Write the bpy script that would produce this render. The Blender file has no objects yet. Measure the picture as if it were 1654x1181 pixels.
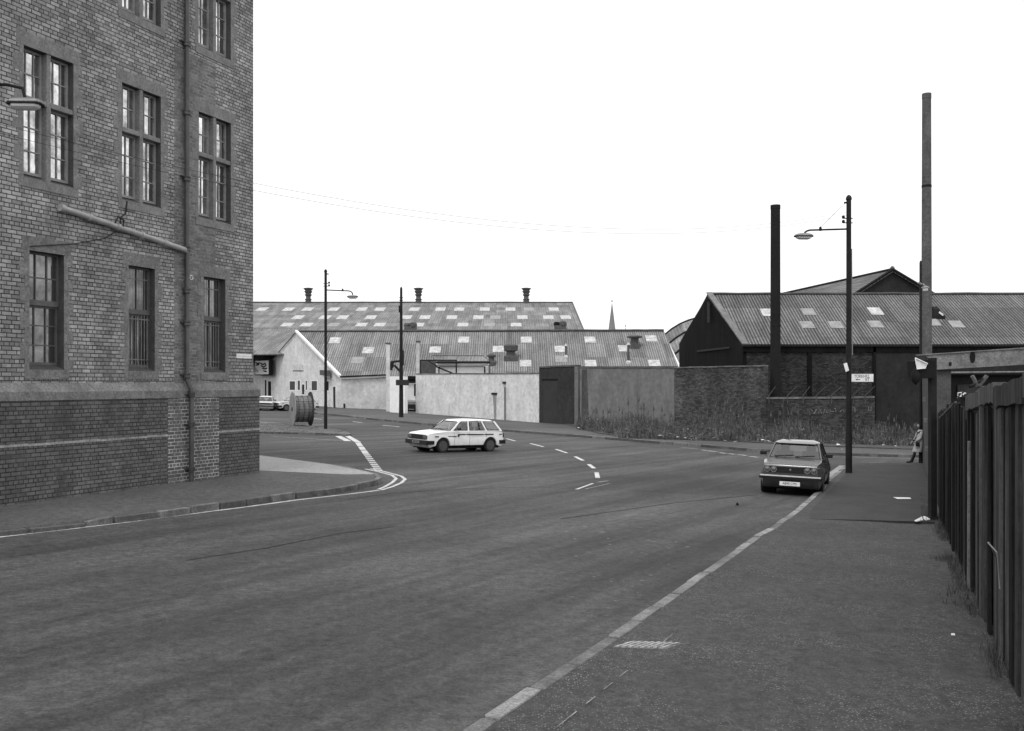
import bpy, bmesh, math, random
from mathutils import Vector, Matrix
random.seed(7)
S = bpy.context.scene
# ---------------------------------------------------------------- camera, world, sun, exposure
CH = 2.77; F = 1523.0; CX = 823.0; HZ = 620.0      # eye height (m), focal length, principal column and horizon (photo px)
cd = bpy.data.cameras.new("camera"); cam = bpy.data.objects.new("camera", cd); S.collection.objects.link(cam)
cam.location = (0, 0, CH); cam.rotation_euler = (math.radians(90), 0, 0)
cd.sensor_fit = 'HORIZONTAL'; cd.sensor_width = 36.0; cd.lens = F/1654*36
cd.shift_x = 4/1654; cd.shift_y = 29.5/1654
cd.clip_start = 0.1; cd.clip_end = 3000
S.camera = cam
w = bpy.data.worlds.new("World"); S.world = w; w.use_nodes = True
nt = w.node_tree; nt.nodes.clear()
SUN_EL, SUN_AZ = math.radians(58), math.radians(205)     # azimuth clockwise from +Y: behind and a little left of the camera
sky = nt.nodes.new('ShaderNodeTexSky'); sky.sky_type = 'NISHITA'; sky.sun_disc = False
sky.sun_elevation = SUN_EL; sky.sun_rotation = SUN_AZ; sky.dust_density = 6; sky.air_density = 1.5
bw = nt.nodes.new('ShaderNodeRGBToBW'); nt.links.new(sky.outputs[0], bw.inputs[0])
ov = nt.nodes.new('ShaderNodeMix'); ov.data_type = 'RGBA'; ov.inputs[0].default_value = 0.8      # thick white cloud veil over the sky
nt.links.new(bw.outputs[0], ov.inputs[6]); ov.inputs[7].default_value = (10.5, 10.5, 10.5, 1)
bg = nt.nodes.new('ShaderNodeBackground'); bg.inputs[1].default_value = 0.1
nt.links.new(ov.outputs[2], bg.inputs[0])
wo = nt.nodes.new('ShaderNodeOutputWorld'); nt.links.new(bg.outputs[0], wo.inputs[0])
sl = bpy.data.lights.new("sun", 'SUN'); sl.energy = 0.9; sl.angle = math.radians(14); sl.color = (1, 1, 1)
so = bpy.data.objects.new("sun", sl); S.collection.objects.link(so)
sd = Vector((math.sin(SUN_AZ)*math.cos(SUN_EL), math.cos(SUN_AZ)*math.cos(SUN_EL), math.sin(SUN_EL)))
so.rotation_euler = sd.to_track_quat('Z', 'Y').to_euler(); so.location = (0, -20, 60)
S.view_settings.view_transform = 'Standard'; S.view_settings.look = 'None'
S.view_settings.exposure = 0.45; S.view_settings.gamma = 1; S.view_settings.use_curve_mapping = False
S.render.engine = 'CYCLES'

# ---------------------------------------------------------------- helpers
C = S.collection
def gz(x, y): return -0.005*y - 0.033*x                 # the street falls gently to the right
def G(px, py, dz=0.0):                                  # photo pixel -> point on the street (raised dz)
    Y = (CH-dz)*F/((py-HZ) - 0.005*F - 0.033*(px-CX)); X = (px-CX)/F*Y
    return Vector((X, Y, gz(X, Y)+dz))
def P(px, py, Y): return Vector(((px-CX)/F*Y, Y, CH+(HZ-py)/F*Y))
def gp(x, y, dz=0.0): return Vector((x, y, gz(x, y)+dz))
CAMP = Vector((0, 0, CH))
class MB:
    def __init__(s): s.v = []; s.f = []
    def add(s, vs, fs):
        o = len(s.v); s.v += [Vector(a) for a in vs]; s.f += [[i+o for i in f] for f in fs]; return s
    def hexa(s, b, t):                                  # bottom ring, top ring (same count)
        n = len(b); s.add(list(b)+list(t), [list(range(n))[::-1], list(range(n, 2*n))] + [[i, (i+1) % n, n+(i+1) % n, n+i] for i in range(n)]); return s
    def box(s, x0, x1, y0, y1, z0, z1):
        return s.hexa([(x0,y0,z0),(x1,y0,z0),(x1,y1,z0),(x0,y1,z0)], [(x0,y0,z1),(x1,y0,z1),(x1,y1,z1),(x0,y1,z1)])
    def obox(s, o, u, v, w_):                           # oriented box: origin corner and three edge vectors
        o = Vector(o); u = Vector(u); v = Vector(v); w_ = Vector(w_)
        return s.hexa([o, o+u, o+u+v, o+v], [o+w_, o+u+w_, o+u+v+w_, o+v+w_])
    def poly(s, pts): return s.add(pts, [list(range(len(pts)))])
    def slab(s, pts, d):                                # polygon with a thickness vector
        d = Vector(d); return s.hexa([Vector(p) for p in pts], [Vector(p)+d for p in pts])
    def tube(s, pts, r, n=8, r2=None, cap=True):
        pts = [Vector(p) for p in pts]; rings = []; m = len(pts); o = len(s.v)
        for i, p in enumerate(pts):
            d = (pts[min(i+1, m-1)]-pts[max(i-1, 0)]).normalized()
            a = d.cross(Vector((0,0,1))) if abs(d.z) < .95 else d.cross(Vector((1,0,0)))
            a.normalize(); b = d.cross(a)
            rr = r if r2 is None else r+(r2-r)*i/(m-1)
            s.v += [p+(a*math.cos(k*2*math.pi/n)+b*math.sin(k*2*math.pi/n))*rr for k in range(n)]
        for i in range(m-1):
            for k in range(n): s.f.append([o+i*n+k, o+i*n+(k+1) % n, o+(i+1)*n+(k+1) % n, o+(i+1)*n+k])
        if cap: s.f.append([o+k for k in range(n)][::-1]); s.f.append([o+(m-1)*n+k for k in range(n)])
        return s
    def lathe(s, c, prof, n=16, ax='z', e=None):        # prof: (radius, height)
        c = Vector(c); o = len(s.v)
        A, B, D = {'z': ((1,0,0),(0,1,0),(0,0,1)), 'x': ((0,1,0),(0,0,1),(1,0,0)), 'y': ((0,0,1),(1,0,0),(0,1,0))}[ax] if e is None else e
        A, B, D = Vector(A), Vector(B), Vector(D)
        for r, h in prof: s.v += [c+(A*math.cos(k*2*math.pi/n)+B*math.sin(k*2*math.pi/n))*r+D*h for k in range(n)]
        for i in range(len(prof)-1):
            for k in range(n): s.f.append([o+i*n+k, o+i*n+(k+1) % n, o+(i+1)*n+(k+1) % n, o+(i+1)*n+k])
        s.f.append([o+k for k in range(n)][::-1]); s.f.append([o+(len(prof)-1)*n+k for k in range(n)])
        return s
    def build(s, name, m, parent=None, smooth=False, bevel=0, world=True, segs=2, tri=False):
        me = bpy.data.meshes.new(name); me.from_pydata([tuple(a) for a in s.v], [], s.f)
        bm = bmesh.new(); bm.from_mesh(me)
        if tri: bmesh.ops.triangulate(bm, faces=[f for f in bm.faces if len(f.verts) > 4])
        bmesh.ops.recalc_face_normals(bm, faces=bm.faces)
        bm.to_mesh(me); bm.free()
        me.materials.append(m)
        o = bpy.data.objects.new(name, me); C.objects.link(o)
        if parent is not None:
            o.parent = parent
            if world: o.location = -parent.location if parent.parent is None else Vector((0,0,0))
        if smooth:
            for p in me.polygons: p.use_smooth = True
            me.set_sharp_from_angle(angle=math.radians(35))
        if bevel:
            b = o.modifiers.new("b", 'BEVEL'); b.width = bevel; b.segments = segs; b.limit_method = 'ANGLE'; b.angle_limit = math.radians(30)
        return o
def tag(o, label=None, cat=None, group=None, kind=None):
    if label: o['label'] = label
    if cat: o['category'] = cat
    if group: o['group'] = group
    if kind: o['kind'] = kind
    return o
def thing(name, label, cat, loc=(0,0,0), group=None):
    o = bpy.data.objects.new(name, None); C.objects.link(o); o.location = loc; o.empty_display_size = .3
    return tag(o, label, cat, group)
def copy_tree(o, parent=None):
    c = o.copy(); C.objects.link(c)
    if parent is not None: c.parent = parent
    for ch in list(o.children): copy_tree(ch, c)
    return c
# ---------------------------------------------------------------- materials (black-and-white film: every colour is a grey)
class N:
    def __init__(s, name):
        s.m = bpy.data.materials.new(name); s.m.use_nodes = True; s.t = s.m.node_tree
        s.b = s.t.nodes['Principled BSDF']; s.tc = s.t.nodes.new('ShaderNodeTexCoord')
    def n(s, k, **kw):
        x = s.t.nodes.new(k)
        for a, b in kw.items(): setattr(x, a, b)
        return x
    def l(s, a, b): s.t.links.new(a, b)
    def put(s, sock, v):
        if hasattr(v, 'is_output'): s.l(v, sock)
        else: sock.default_value = v
    def math(s, op, a, b=0.0, c=None, clamp=False):
        x = s.n('ShaderNodeMath', operation=op, use_clamp=clamp); s.put(x.inputs[0], a); s.put(x.inputs[1], b)
        if c is not None: s.put(x.inputs[2], c)
        return x.outputs[0]
    def mix(s, f, a, b):
        x = s.n('ShaderNodeMix', data_type='FLOAT'); s.put(x.inputs[0], f); s.put(x.inputs[2], a); s.put(x.inputs[3], b); return x.outputs[0]
    def noise(s, sc, det=4, vec=None, rough=.6, scl=None):
        x = s.n('ShaderNodeTexNoise'); x.inputs['Scale'].default_value = sc; x.inputs['Detail'].default_value = det; x.inputs['Roughness'].default_value = rough
        v = vec or s.tc.outputs['Object']
        if scl:
            mp = s.n('ShaderNodeVectorMath', operation='MULTIPLY'); s.l(v, mp.inputs[0]); mp.inputs[1].default_value = scl; v = mp.outputs[0]
        s.l(v, x.inputs['Vector']); return x.outputs[0]
    def ramp(s, x, a, b, lo=0.0, hi=1.0):
        r = s.n('ShaderNodeMapRange'); s.put(r.inputs[0], x); r.inputs[1].default_value = a; r.inputs[2].default_value = b
        r.inputs[3].default_value = lo; r.inputs[4].default_value = hi; return r.outputs[0]
    def wallvec(s, ux, uy):                             # (distance along the wall, height)
        d = s.n('ShaderNodeVectorMath', operation='DOT_PRODUCT'); s.l(s.tc.outputs['Object'], d.inputs[0]); d.inputs[1].default_value = (ux, uy, 0)
        sp = s.n('ShaderNodeSeparateXYZ'); s.l(s.tc.outputs['Object'], sp.inputs[0])
        c = s.n('ShaderNodeCombineXYZ'); s.l(d.outputs['Value'], c.inputs[0]); s.l(sp.outputs[2], c.inputs[1]); return c.outputs[0], sp.outputs[2], d.outputs['Value']
    def grey(s, v): s.l(v, s.b.inputs['Base Color'])
    def bump(s, h, st=.5, dist=.01):
        x = s.n('ShaderNodeBump'); x.inputs['Strength'].default_value = st; x.inputs['Distance'].default_value = dist
        s.l(h, x.inputs['Height']); s.l(x.outputs[0], s.b.inputs['Normal'])
    def done(s, rough=.85, metal=0, spec=.3):
        s.b.inputs['Roughness'].default_value = rough; s.b.inputs['Metallic'].default_value = metal
        s.b.inputs['Specular IOR Level'].default_value = spec; return s.m
def mat(name, v, var=.15, sc=3, rough=.85, metal=0, spec=.3, fine=.1, fsc=60, bump=0, scl=None):
    m = N(name)
    a = m.ramp(m.noise(sc, 5, scl=scl), .3, .7, v*(1-var), v*(1+var))
    f = m.ramp(m.noise(fsc, 2), .3, .7, 1-fine, 1+fine)
    g_ = m.ramp(m.noise(6, 8, rough=.85), .33, .67, 1-fine, 1+fine)
    m.grey(m.math('MULTIPLY', m.math('MULTIPLY', a, f), g_))
    if bump: m.bump(m.noise(fsc, 3), bump)
    return m.done(rough, metal, spec)
def brick_mat(name, ux, uy, lo, hi, mortar, course=.0885, header=4, blen=.236, stain=.25, hdr=True, msz=.011):
    m = N(name); vec, z, s_ = m.wallvec(ux, uy)
    def bt(wd):
        b = m.n('ShaderNodeTexBrick'); m.l(vec, b.inputs['Vector'])
        b.inputs['Scale'].default_value = 1; b.inputs['Brick Width'].default_value = wd; b.inputs['Row Height'].default_value = course
        b.inputs['Mortar Size'].default_value = msz; b.inputs['Mortar Smooth'].default_value = .3; b.inputs['Bias'].default_value = 0
        b.inputs['Color1'].default_value = (0,0,0,1); b.inputs['Color2'].default_value = (1,1,1,1); b.inputs['Mortar'].default_value = (.5,.5,.5,1)
        return b
    a, c = bt(blen), bt(blen/2)
    row = m.math('FLOOR', m.math('DIVIDE', z, course)); md = m.math('FLOORED_MODULO', row, float(header))
    hm = m.math('LESS_THAN', md, .5)
    tone = m.mix(hm, a.outputs[0], c.outputs[0]) if hdr else a.outputs[0]
    fac = m.mix(hm, a.outputs[1], c.outputs[1]) if hdr else a.outputs[1]
    col = m.ramp(tone, 0, 1, lo, hi)
    big = m.ramp(m.noise(.35, 5), .3, .7, 1-stain, 1+stain)
    mid = m.ramp(m.noise(4.0, 4), .3, .7, .82, 1.18)
    fine = m.ramp(m.noise(70, 2), .25, .75, .75, 1.25)
    gr = m.ramp(m.noise(9, 8, rough=.88), .34, .66, .72, 1.28)
    drip = m.ramp(m.noise(1.1, 5, scl=(1, 1, .12), rough=.6), .5, .68, 1.0, .72)
    brick = m.math('MULTIPLY', m.math('MULTIPLY', m.math('MULTIPLY', col, fine), mid), m.math('MULTIPLY', gr, drip))
    mo = m.math('MULTIPLY', m.ramp(m.noise(2.2, 6, rough=.75), .38, .62, mortar*.45, mortar*1.3), fine)
    allc = m.math('MULTIPLY', m.mix(fac, brick, mo), big)
    m.grey(allc); m.bump(m.math('SUBTRACT', m.math('MULTIPLY', m.noise(60, 2), .3), fac), .7, .012)
    return m.done(.92, 0, .15)

def asphalt(name, v, speck=0.0, streak=True, grain=.62):
    m = N(name); T = m.tc.outputs['Object']
    def dot(vx, vy, k):
        d = m.n('ShaderNodeVectorMath', operation='DOT_PRODUCT'); m.l(T, d.inputs[0]); d.inputs[1].default_value = (vx*k, vy*k, 0); return d.outputs['Value']
    def along(ang, ku, kv):                              # coordinates stretched along the direction of travel
        a = math.radians(ang); c = m.n('ShaderNodeCombineXYZ'); m.l(dot(math.cos(a), math.sin(a), ku), c.inputs[0]); m.l(dot(-math.sin(a), math.cos(a), kv), c.inputs[1]); return c.outputs[0]
    big = m.ramp(m.noise(.13, 6), .32, .68, .68, 1.28)
    blot = m.ramp(m.noise(.7, 7, rough=.75), .32, .68, .89, 1.11)
    fine = m.ramp(m.noise(7, 9, rough=.86), .33, .67, 1-grain, 1+grain)
    grit = m.ramp(m.noise(30, 4, rough=.85), .32, .68, .55, 1.45)
    c = m.math('MULTIPLY', m.math('MULTIPLY', m.math('MULTIPLY', big, blot), m.math('MULTIPLY', fine, grit)), v)
    if streak:
        tr = m.ramp(m.noise(1.0, 5, vec=along(58, .05, .62), rough=.65), .38, .62, .56, 1.26)
        tr2 = m.ramp(m.noise(1.0, 4, vec=along(62, .10, 2.4), rough=.6), .35, .65, .88, 1.10)
        c = m.math('MULTIPLY', c, m.math('MULTIPLY', tr, tr2))
    vo = m.n('ShaderNodeTexVoronoi'); vo.inputs['Scale'].default_value = 42; m.l(T, vo.inputs['Vector'])
    sp = m.n('ShaderNodeSeparateColor'); m.l(vo.outputs['Color'], sp.inputs[0])
    keep = m.math('MULTIPLY', m.math('GREATER_THAN', sp.outputs[0], .62 if speck else .9), m.math('LESS_THAN', vo.outputs['Distance'], .30))
    area = m.ramp(m.noise(.9, 5), .40, .60, 0.05, 1.0)
    c = m.math('ADD', c, m.math('MULTIPLY', m.math('MULTIPLY', keep, area), speck or .05))
    if streak:                                           # worn scabs
        sc = m.math('GREATER_THAN', m.noise(2.6, 5, scl=(.5, 3.2, 1), rough=.7), .665)
        c = m.math('ADD', c, m.math('MULTIPLY', sc, .022))
        oil = m.ramp(m.noise(.55, 5, rough=.7), .62, .72, 1, .62); c = m.math('MULTIPLY', c, oil)
    vc = m.n('ShaderNodeTexVoronoi', feature='DISTANCE_TO_EDGE'); vc.inputs['Scale'].default_value = .33
    ds = m.n('ShaderNodeVectorMath', operation='ADD'); m.l(T, ds.inputs[0])
    nn = m.n('ShaderNodeTexNoise'); nn.inputs['Scale'].default_value = 1.4; nn.inputs['Detail'].default_value = 7
    m.l(T, nn.inputs['Vector']); m.l(nn.outputs['Color'], ds.inputs[1]); m.l(ds.outputs[0], vc.inputs['Vector'])
    cr = m.math('MULTIPLY', m.math('LESS_THAN', vc.outputs['Distance'], .007), m.math('GREATER_THAN', m.noise(.3, 2), .56))
    c = m.math('MULTIPLY', c, m.math('SUBTRACT', 1.0, m.math('MULTIPLY', cr, .15)))
    m.grey(c); m.bump(m.noise(24, 6, rough=.8), .5, .012)
    return m.done(.82, 0, .3)

def roof_mat(name, v, pitch, sheet=(1.05, 2.6), dirt=.3, seam=.55, amp=.45):
    m = N(name); sp = m.n('ShaderNodeSeparateXYZ'); m.l(m.tc.outputs['Object'], sp.inputs[0])
    wv = m.math('MULTIPLY_ADD', m.math('SINE', m.math('MULTIPLY', sp.outputs[0], 2*math.pi/pitch)), .5, .5)
    b = m.n('ShaderNodeTexBrick'); m.l(m.tc.outputs['Object'], b.inputs['Vector']); b.offset = 0
    b.inputs['Scale'].default_value = 1; b.inputs['Brick Width'].default_value = sheet[0]; b.inputs['Row Height'].default_value = sheet[1]
    b.inputs['Mortar Size'].default_value = .03; b.inputs['Mortar Smooth'].default_value = .6
    b.inputs['Color1'].default_value = (.75,.75,.75,1); b.inputs['Color2'].default_value = (1.15,1.15,1.15,1); b.inputs['Mortar'].default_value = (seam,seam,seam,1)
    st = m.ramp(m.noise(1.2, 5, scl=(1, .18, 1)), .3, .7, 1-dirt, 1+dirt)
    sp2 = m.ramp(m.noise(3.5, 8, rough=.85), .34, .66, .62, 1.38)
    c = m.math('MULTIPLY', m.math('MULTIPLY', st, sp2), v)
    bwn = m.n('ShaderNodeRGBToBW'); m.l(b.outputs[0], bwn.inputs[0])
    c = m.math('MULTIPLY', c, bwn.outputs[0])
    c = m.math('MULTIPLY', c, m.ramp(wv, 0, 1, 1-amp, 1+amp))     # sheet valleys darker, crests lighter
    m.grey(c); m.bump(wv, .8, .05)
    return m.done(.9, 0, .2)

def harl(name, v, var=.1, stainz=None):
    m = N(name)
    a = m.ramp(m.noise(.8, 6), .3, .7, 1-var, 1+var)
    b = m.ramp(m.noise(3.5, 8, rough=.88), .34, .66, .66, 1.34)
    dr = m.ramp(m.noise(1.4, 4, scl=(1.2, 1.2, .3)), .35, .62, .93, 1.05)
    c = m.math('MULTIPLY', m.math('MULTIPLY', m.math('MULTIPLY', a, b), dr), v)
    pits = m.math('MULTIPLY', m.math('GREATER_THAN', m.noise(7, 3), .60), .18)
    c = m.math('MULTIPLY', c, m.math('SUBTRACT', 1.0, pits))
    m.grey(c); m.bump(m.noise(14, 4), .5, .03)
    return m.done(.95, 0, .1)
def wood(name, v, var=.35):
    m = N(name)
    a = m.ramp(m.noise(2.2, 4, scl=(3, 3, .25)), .3, .7, 1-var, 1+var)
    g = m.ramp(m.noise(16, 4, scl=(4, 4, .12)), .3, .7, .7, 1.3)
    kn = m.ramp(m.noise(7, 8, rough=.85), .33, .67, .7, 1.3)
    m.grey(m.math('MULTIPLY', m.math('MULTIPLY', m.math('MULTIPLY', a, g), kn), v)); m.bump(m.noise(16, 4, scl=(4, 4, .12)), .6, .01)
    return m.done(.95, 0, .08)
def glass_dark(name, v=.02, rough=.03, clear=0.0, refl=.35, uneven=False):
    m = N(name); t = m.t
    m.b.inputs['Base Color'].default_value = (v, v, v, 1); m.done(.4, 0, .5)
    gl = m.n('ShaderNodeBsdfGlossy'); gl.inputs['Roughness'].default_value = rough; gl.inputs['Color'].default_value = (.95,.95,.95,1)
    lw = m.n('ShaderNodeLayerWeight'); lw.inputs[0].default_value = .5
    fac = m.math('ADD', refl, m.math('MULTIPLY', m.math('POWER', lw.outputs['Facing'], 4.0), .8), clamp=True)
    if uneven: fac = m.math('MULTIPLY', fac, m.ramp(m.noise(1.6, 4, rough=.7), .38, .62, .35, 1.3), clamp=True)      # dusty, uneven old panes
    base = m.b.outputs[0]
    if clear:
        tr = m.n('ShaderNodeBsdfTransparent'); tr.inputs[0].default_value = (.8,.8,.8,1)
        mx = m.n('ShaderNodeMixShader'); mx.inputs[0].default_value = clear; m.l(base, mx.inputs[1]); m.l(tr.outputs[0], mx.inputs[2]); base = mx.outputs[0]
    m2 = m.n('ShaderNodeMixShader'); m.l(fac, m2.inputs[0]); m.l(base, m2.inputs[1]); m.l(gl.outputs[0], m2.inputs[2])
    out = t.nodes['Material Output']; m.l(m2.outputs[0], out.inputs[0])
    nz = m.n('ShaderNodeBump'); nz.inputs['Strength'].default_value = .06; nz.inputs['Distance'].default_value = .02
    m.l(m.noise(2.5, 2), nz.inputs['Height']); m.l(nz.outputs[0], gl.inputs['Normal'])
    return m.m
def paint(name, v, rough=.3, coat=.5, var=.05):
    m = N(name)
    a = m.ramp(m.noise(2.5, 5), .3, .7, v*(1-var), v*(1+var))
    sp = m.n('ShaderNodeSeparateXYZ'); m.l(m.tc.outputs['Object'], sp.inputs[0])
    grime = m.math('MULTIPLY', m.ramp(sp.outputs[2], .25, .6, .35, 0), m.ramp(m.noise(7, 4), .3, .6, .5, 1.2))   # road dirt along the sills
    m.grey(m.math('MULTIPLY', a, m.math('SUBTRACT', 1.0, grime)))
    m.b.inputs['Coat Weight'].default_value = coat; m.b.inputs['Coat Roughness'].default_value = .08
    return m.done(rough, 0, .5)

U = Vector((-.396, -.918, 0)).normalized(); NV = Vector((.918, -.396, 0)).normalized()   # left building: along the wall towards us; out to the street
m_road = asphalt('asphalt_road', .067)
m_pave = asphalt('asphalt_pavement', .052, speck=.20, streak=False)
m_paveL = asphalt('worn_pavement', .078, speck=.09, streak=False)
m_dirt = mat('dirt', .065, .35, 1.5, fine=.4, fsc=25, bump=.5)
m_conc = mat('pale_concrete', .30, .10, 1.2, fine=.22, fsc=18, bump=.2)
m_kerb = mat('granite_kerb', .17, .35, 2.2, fine=.3, fsc=40, bump=.3)
m_kerbd = mat('worn_kerb', .13, .4, 1.5, fine=.3, fsc=30, bump=.3)
m_line = mat('road_paint', .52, .2, 3, fine=.25, fsc=30)
m_linew = mat('worn_road_paint', .28, .4, 4, fine=.4, fsc=30)
m_bwall = brick_mat('weathered_brick', U.x, U.y, .21, .39, .07, stain=.3)
m_plinth = brick_mat('sooty_brick', U.x, U.y, .105, .16, .055, stain=.28)
m_repoint = brick_mat('repointed_brick', U.x, U.y, .10, .15, .42, stain=.12, msz=.013)
m_repoint2 = brick_mat('pale_jointed_brick', U.x, U.y, .13, .22, .26, stain=.15, msz=.012)
m_stone = mat('sandstone', .18, .25, 1.8, fine=.3, fsc=22, bump=.4)
m_stone2 = mat('pale_sandstone', .20, .2, 2.5, fine=.25, fsc=25, bump=.3)
m_stoned = mat('shaded_sandstone', .075, .2, 2.5, fine=.2, fsc=25, bump=.3)
m_sash = mat('white_sash_paint', .28, .2, 4, .6)
m_sashd = mat('grey_sash_paint', .11, .2, 4, .6)
m_glass = glass_dark('window_glass', .03, .02, 0, .66, uneven=True)
m_glass2 = glass_dark('dull_window_glass', .03, .06, 0, .16, uneven=True)
m_pipe = mat('cast_iron_pipe', .05, .3, 3, .45, 0, .5)
m_pipel = mat('grey_pipe_paint', .32, .2, 3, .4, 0, .5)  # grey paint, lightened to carry the pipe's highlight
m_cable = mat('black_cable', .03, .1, 3)
m_post = mat('dark_steel_post', .016, .3, 3, .7, 0, .15)
m_lampm = mat('lamp_metal', .22, .2, 5, .4, .3)
m_diff = mat('lamp_bowl', .75, .05, 5, .2)
m_enamel = mat('white_enamel', .80, .04, 6, .4)
m_enamelg = mat('pale_enamel', .66, .04, 6, .4)
m_black = mat('black_lettering', .01, .05, 5, .7)
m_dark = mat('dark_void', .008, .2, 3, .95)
m_harlw = harl('white_harling', .60, .12)
m_harlw2 = harl('cream_harling', .52, .14)
m_white = mat('white_wall_paint', .78, .08, 1.5, fine=.08, fsc=12)
m_harlg = harl('grey_harling', .165, .16)
m_rend = harl('dark_render', .040, .12)
m_cope = mat('coping_stone', .09, .3, 1.5, fine=.2, fsc=12)
m_roofB = roof_mat('old_asbestos_sheets', .19, .34, (1.9, 2.3), amp=.12, seam=.45)
m_roofF = roof_mat('corrugated_roof', .185, .25, (2.2, 3.2), seam=.6, amp=.36)
m_roofR = roof_mat('dark_corrugated_roof', .115, .21, (3.1, 2.2), seam=.55, amp=.6)
m_roofR2 = roof_mat('dark_sheet_roof', .13, .35, (2.1, 3.2), seam=.6, amp=.2)
m_rl = mat('pale_rooflight', .44, .35, 2, fine=.15, fsc=12)
m_rl2 = mat('grimy_rooflight', .27, .2, 2, fine=.15, fsc=12)
m_tar = mat('tarred_boarding', .009, .4, .8, spec=.08, fine=.3, fsc=10, scl=(2, 2, .3))
m_tarb = brick_mat('blackened_brick', 1, 0, .022, .062, .014, stain=.35)
m_tarb2 = harl('blackened_render', .028, .2)
m_yardb = brick_mat('yard_brick', .70, -.71, .04, .115, .045, stain=.45)
m_yardlow = brick_mat('low_yard_brick', .97, -.2, .03, .085, .035, stain=.45)
m_stackd = mat('tarred_steel_stack', .015, .2, .8, .75, 0, .12, fine=.2, fsc=10)
m_stackr = mat('rusty_steel_stack', .085, .45, 1.2, .75, 0, .3, fine=.3, fsc=14, bump=.2, scl=(1,1,.6))
m_vent = mat('ventilator_metal', .075, .3, 4, .6)
m_wood = wood('dark_fence_boards', .022)
m_wood2 = wood('weathered_boards', .10, .5); m_wood3 = wood('grey_boards', .055, .5); m_wood4 = wood('black_boards', .013, .4)
m_beam = mat('stained_concrete', .17, .35, 2.0, fine=.3, fsc=20, bump=.3)
m_weed = mat('weeds', .085, .4, 1.5, .8, fine=.3)
m_weedl = mat('pale_grass', .17, .35, 2, .8)
m_litter = mat('litter_paper', .7, .1, 8)
m_spire = mat('spire_stone', .20, .1, .3)

# ================================================================ GROUND, ROADS, PAVEMENTS
g = MB(); n_ = 12; ext = [-900, -300, -100, -40, 0, 40, 100, 300, 900]; eyy = [-60, 0, 30, 60, 90, 130, 200, 400, 1200]
gv = [(x, y, max(min(gz(x, y), 8), -8)-.05) for y in eyy for x in ext]
gf = [[j*9+i, j*9+i+1, (j+1)*9+i+1, (j+1)*9+i] for j in range(8) for i in range(8)]
tag(g.add(gv, gf).build('ground', m_dirt), kind='structure')
r = MB(); r.poly([gp(-70, -12), gp(60, -12), gp(60, 128), gp(-70, 128)])
tag(r.build('road', m_road), kind='structure')
def flat(name, mt, pts, dz_skirt=.16, kind='structure'):
    b = MB(); b.slab([Vector(p)-Vector((0,0,dz_skirt)) for p in pts], (0,0,dz_skirt)); return tag(b.build(name, mt), kind=kind)
def offset_line(pts, d):                                # shift a ground polyline sideways (left positive)
    out = []
    for i, p in enumerate(pts):
        a = pts[max(i-1, 0)]; b = pts[min(i+1, len(pts)-1)]; t = (b-a); t.z = 0; t.normalize(); n = Vector((-t.y, t.x, 0))
        q = p+n*d; out.append(q)
    return out
def resample(pts, step):
    out = []; L = 0
    for a, b in zip(pts, pts[1:]):
        n = max(1, round((b-a).length/step))
        out += [a+(b-a)*(i/n) for i in range(n)]
    return out+[pts[-1]]
def kerbline(name, mt, pts, wd, side, top=.006, h=.2, stone=.9, gap=.03, jit=.012):
    b = MB(); q = resample(pts, stone); o = offset_line(q, wd*side)
    for i in range(len(q)-1):
        a0, a1, c0, c1 = q[i], q[i+1], o[i], o[i+1]
        d = (a1-a0).normalized()*gap; e = (c1-c0).normalized()*gap
        z = top+random.uniform(-jit, jit); k = Vector((random.uniform(-1, 1)*jit, random.uniform(-1, 1)*jit, 0))
        ring = [a0+d+k, a1-d+k, c1-e+k, c0+e+k]
        b.hexa([p+Vector((0,0,z-h)) for p in ring], [p+Vector((0,0,z)) for p in ring])
    o = b.build(name, mt, bevel=.016)
    mts = [mt]+[mat(name+'_stone', sh, .3, 2.2, fine=.35, fsc=40, bump=.3) for sh in ((.13,.24) if mt is m_kerb else (.09,.17))]
    for m_ in mts[1:]: o.data.materials.append(m_)
    pick = [random.choice((0,0,1,2)) for _ in range(len(q))]
    for i_, f in enumerate(o.data.polygons): f.material_index = pick[i_//6]
    return tag(o, kind='structure')
# near right pavement: its kerb runs away from the camera
KD = .12
kl = [G(914.5,1070,KD), G(979,1028,KD), G(1051,980,KD), G(1109,940,KD), G(1152.6,911,KD), G(1217,866,KD), G(1241,854,KD), G(1283,824,KD), G(1321.5,792,KD), G(1333,777,KD), G(1350,763,KD), G(1371,747.5,KD)]
k0 = kl[0]; kdir = (kl[2]-kl[0]).normalized()
kl = [gp(*(k0-kdir*16).xy, KD)] + kl
kerb_in = offset_line(kl, -.15)
fline = lambda Y: 1.2+.4*Y if Y < 21 else 9.6+.42*(Y-21)    # right boundary of the pavement
flat('pavement', m_pave, kerb_in + [G(1430,747.2,KD), G(1500,747.3,KD), gp(fline(30)+1.4, 30, KD), gp(fline(12)+1.2, 12, KD), gp(fline(-8)+1, -8, KD), gp(-4, -9.5, KD)])
kerbline('kerb', m_kerb, kl, .15, -1)
cs = offset_line(kl[:9], -.62)                          # smoother strip beside the kerb: joint of pale grit
b = MB(); qq = resample(cs, .22)
for i in range(len(qq)-1):
    if 44 < i < 80 and random.random() < .6:
        p, q = qq[i], qq[i+1]; wv_ = random.uniform(.006, .018); nn = Vector((wv_, 0, 0)); z = Vector((0,0,.005))
        b.poly([p+z, q+z, q+z+nn, p+z+nn*random.uniform(.3, 1)])
tag(b.build('pavement_joint', m_linew), kind='structure')
kerbline('far_pavement_kerb', m_kerbd, [G(1371,747.5,KD)+Vector((0,.0,0)), G(1430,747.2,KD), G(1492,747.3,KD)], .14, -1)
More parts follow.
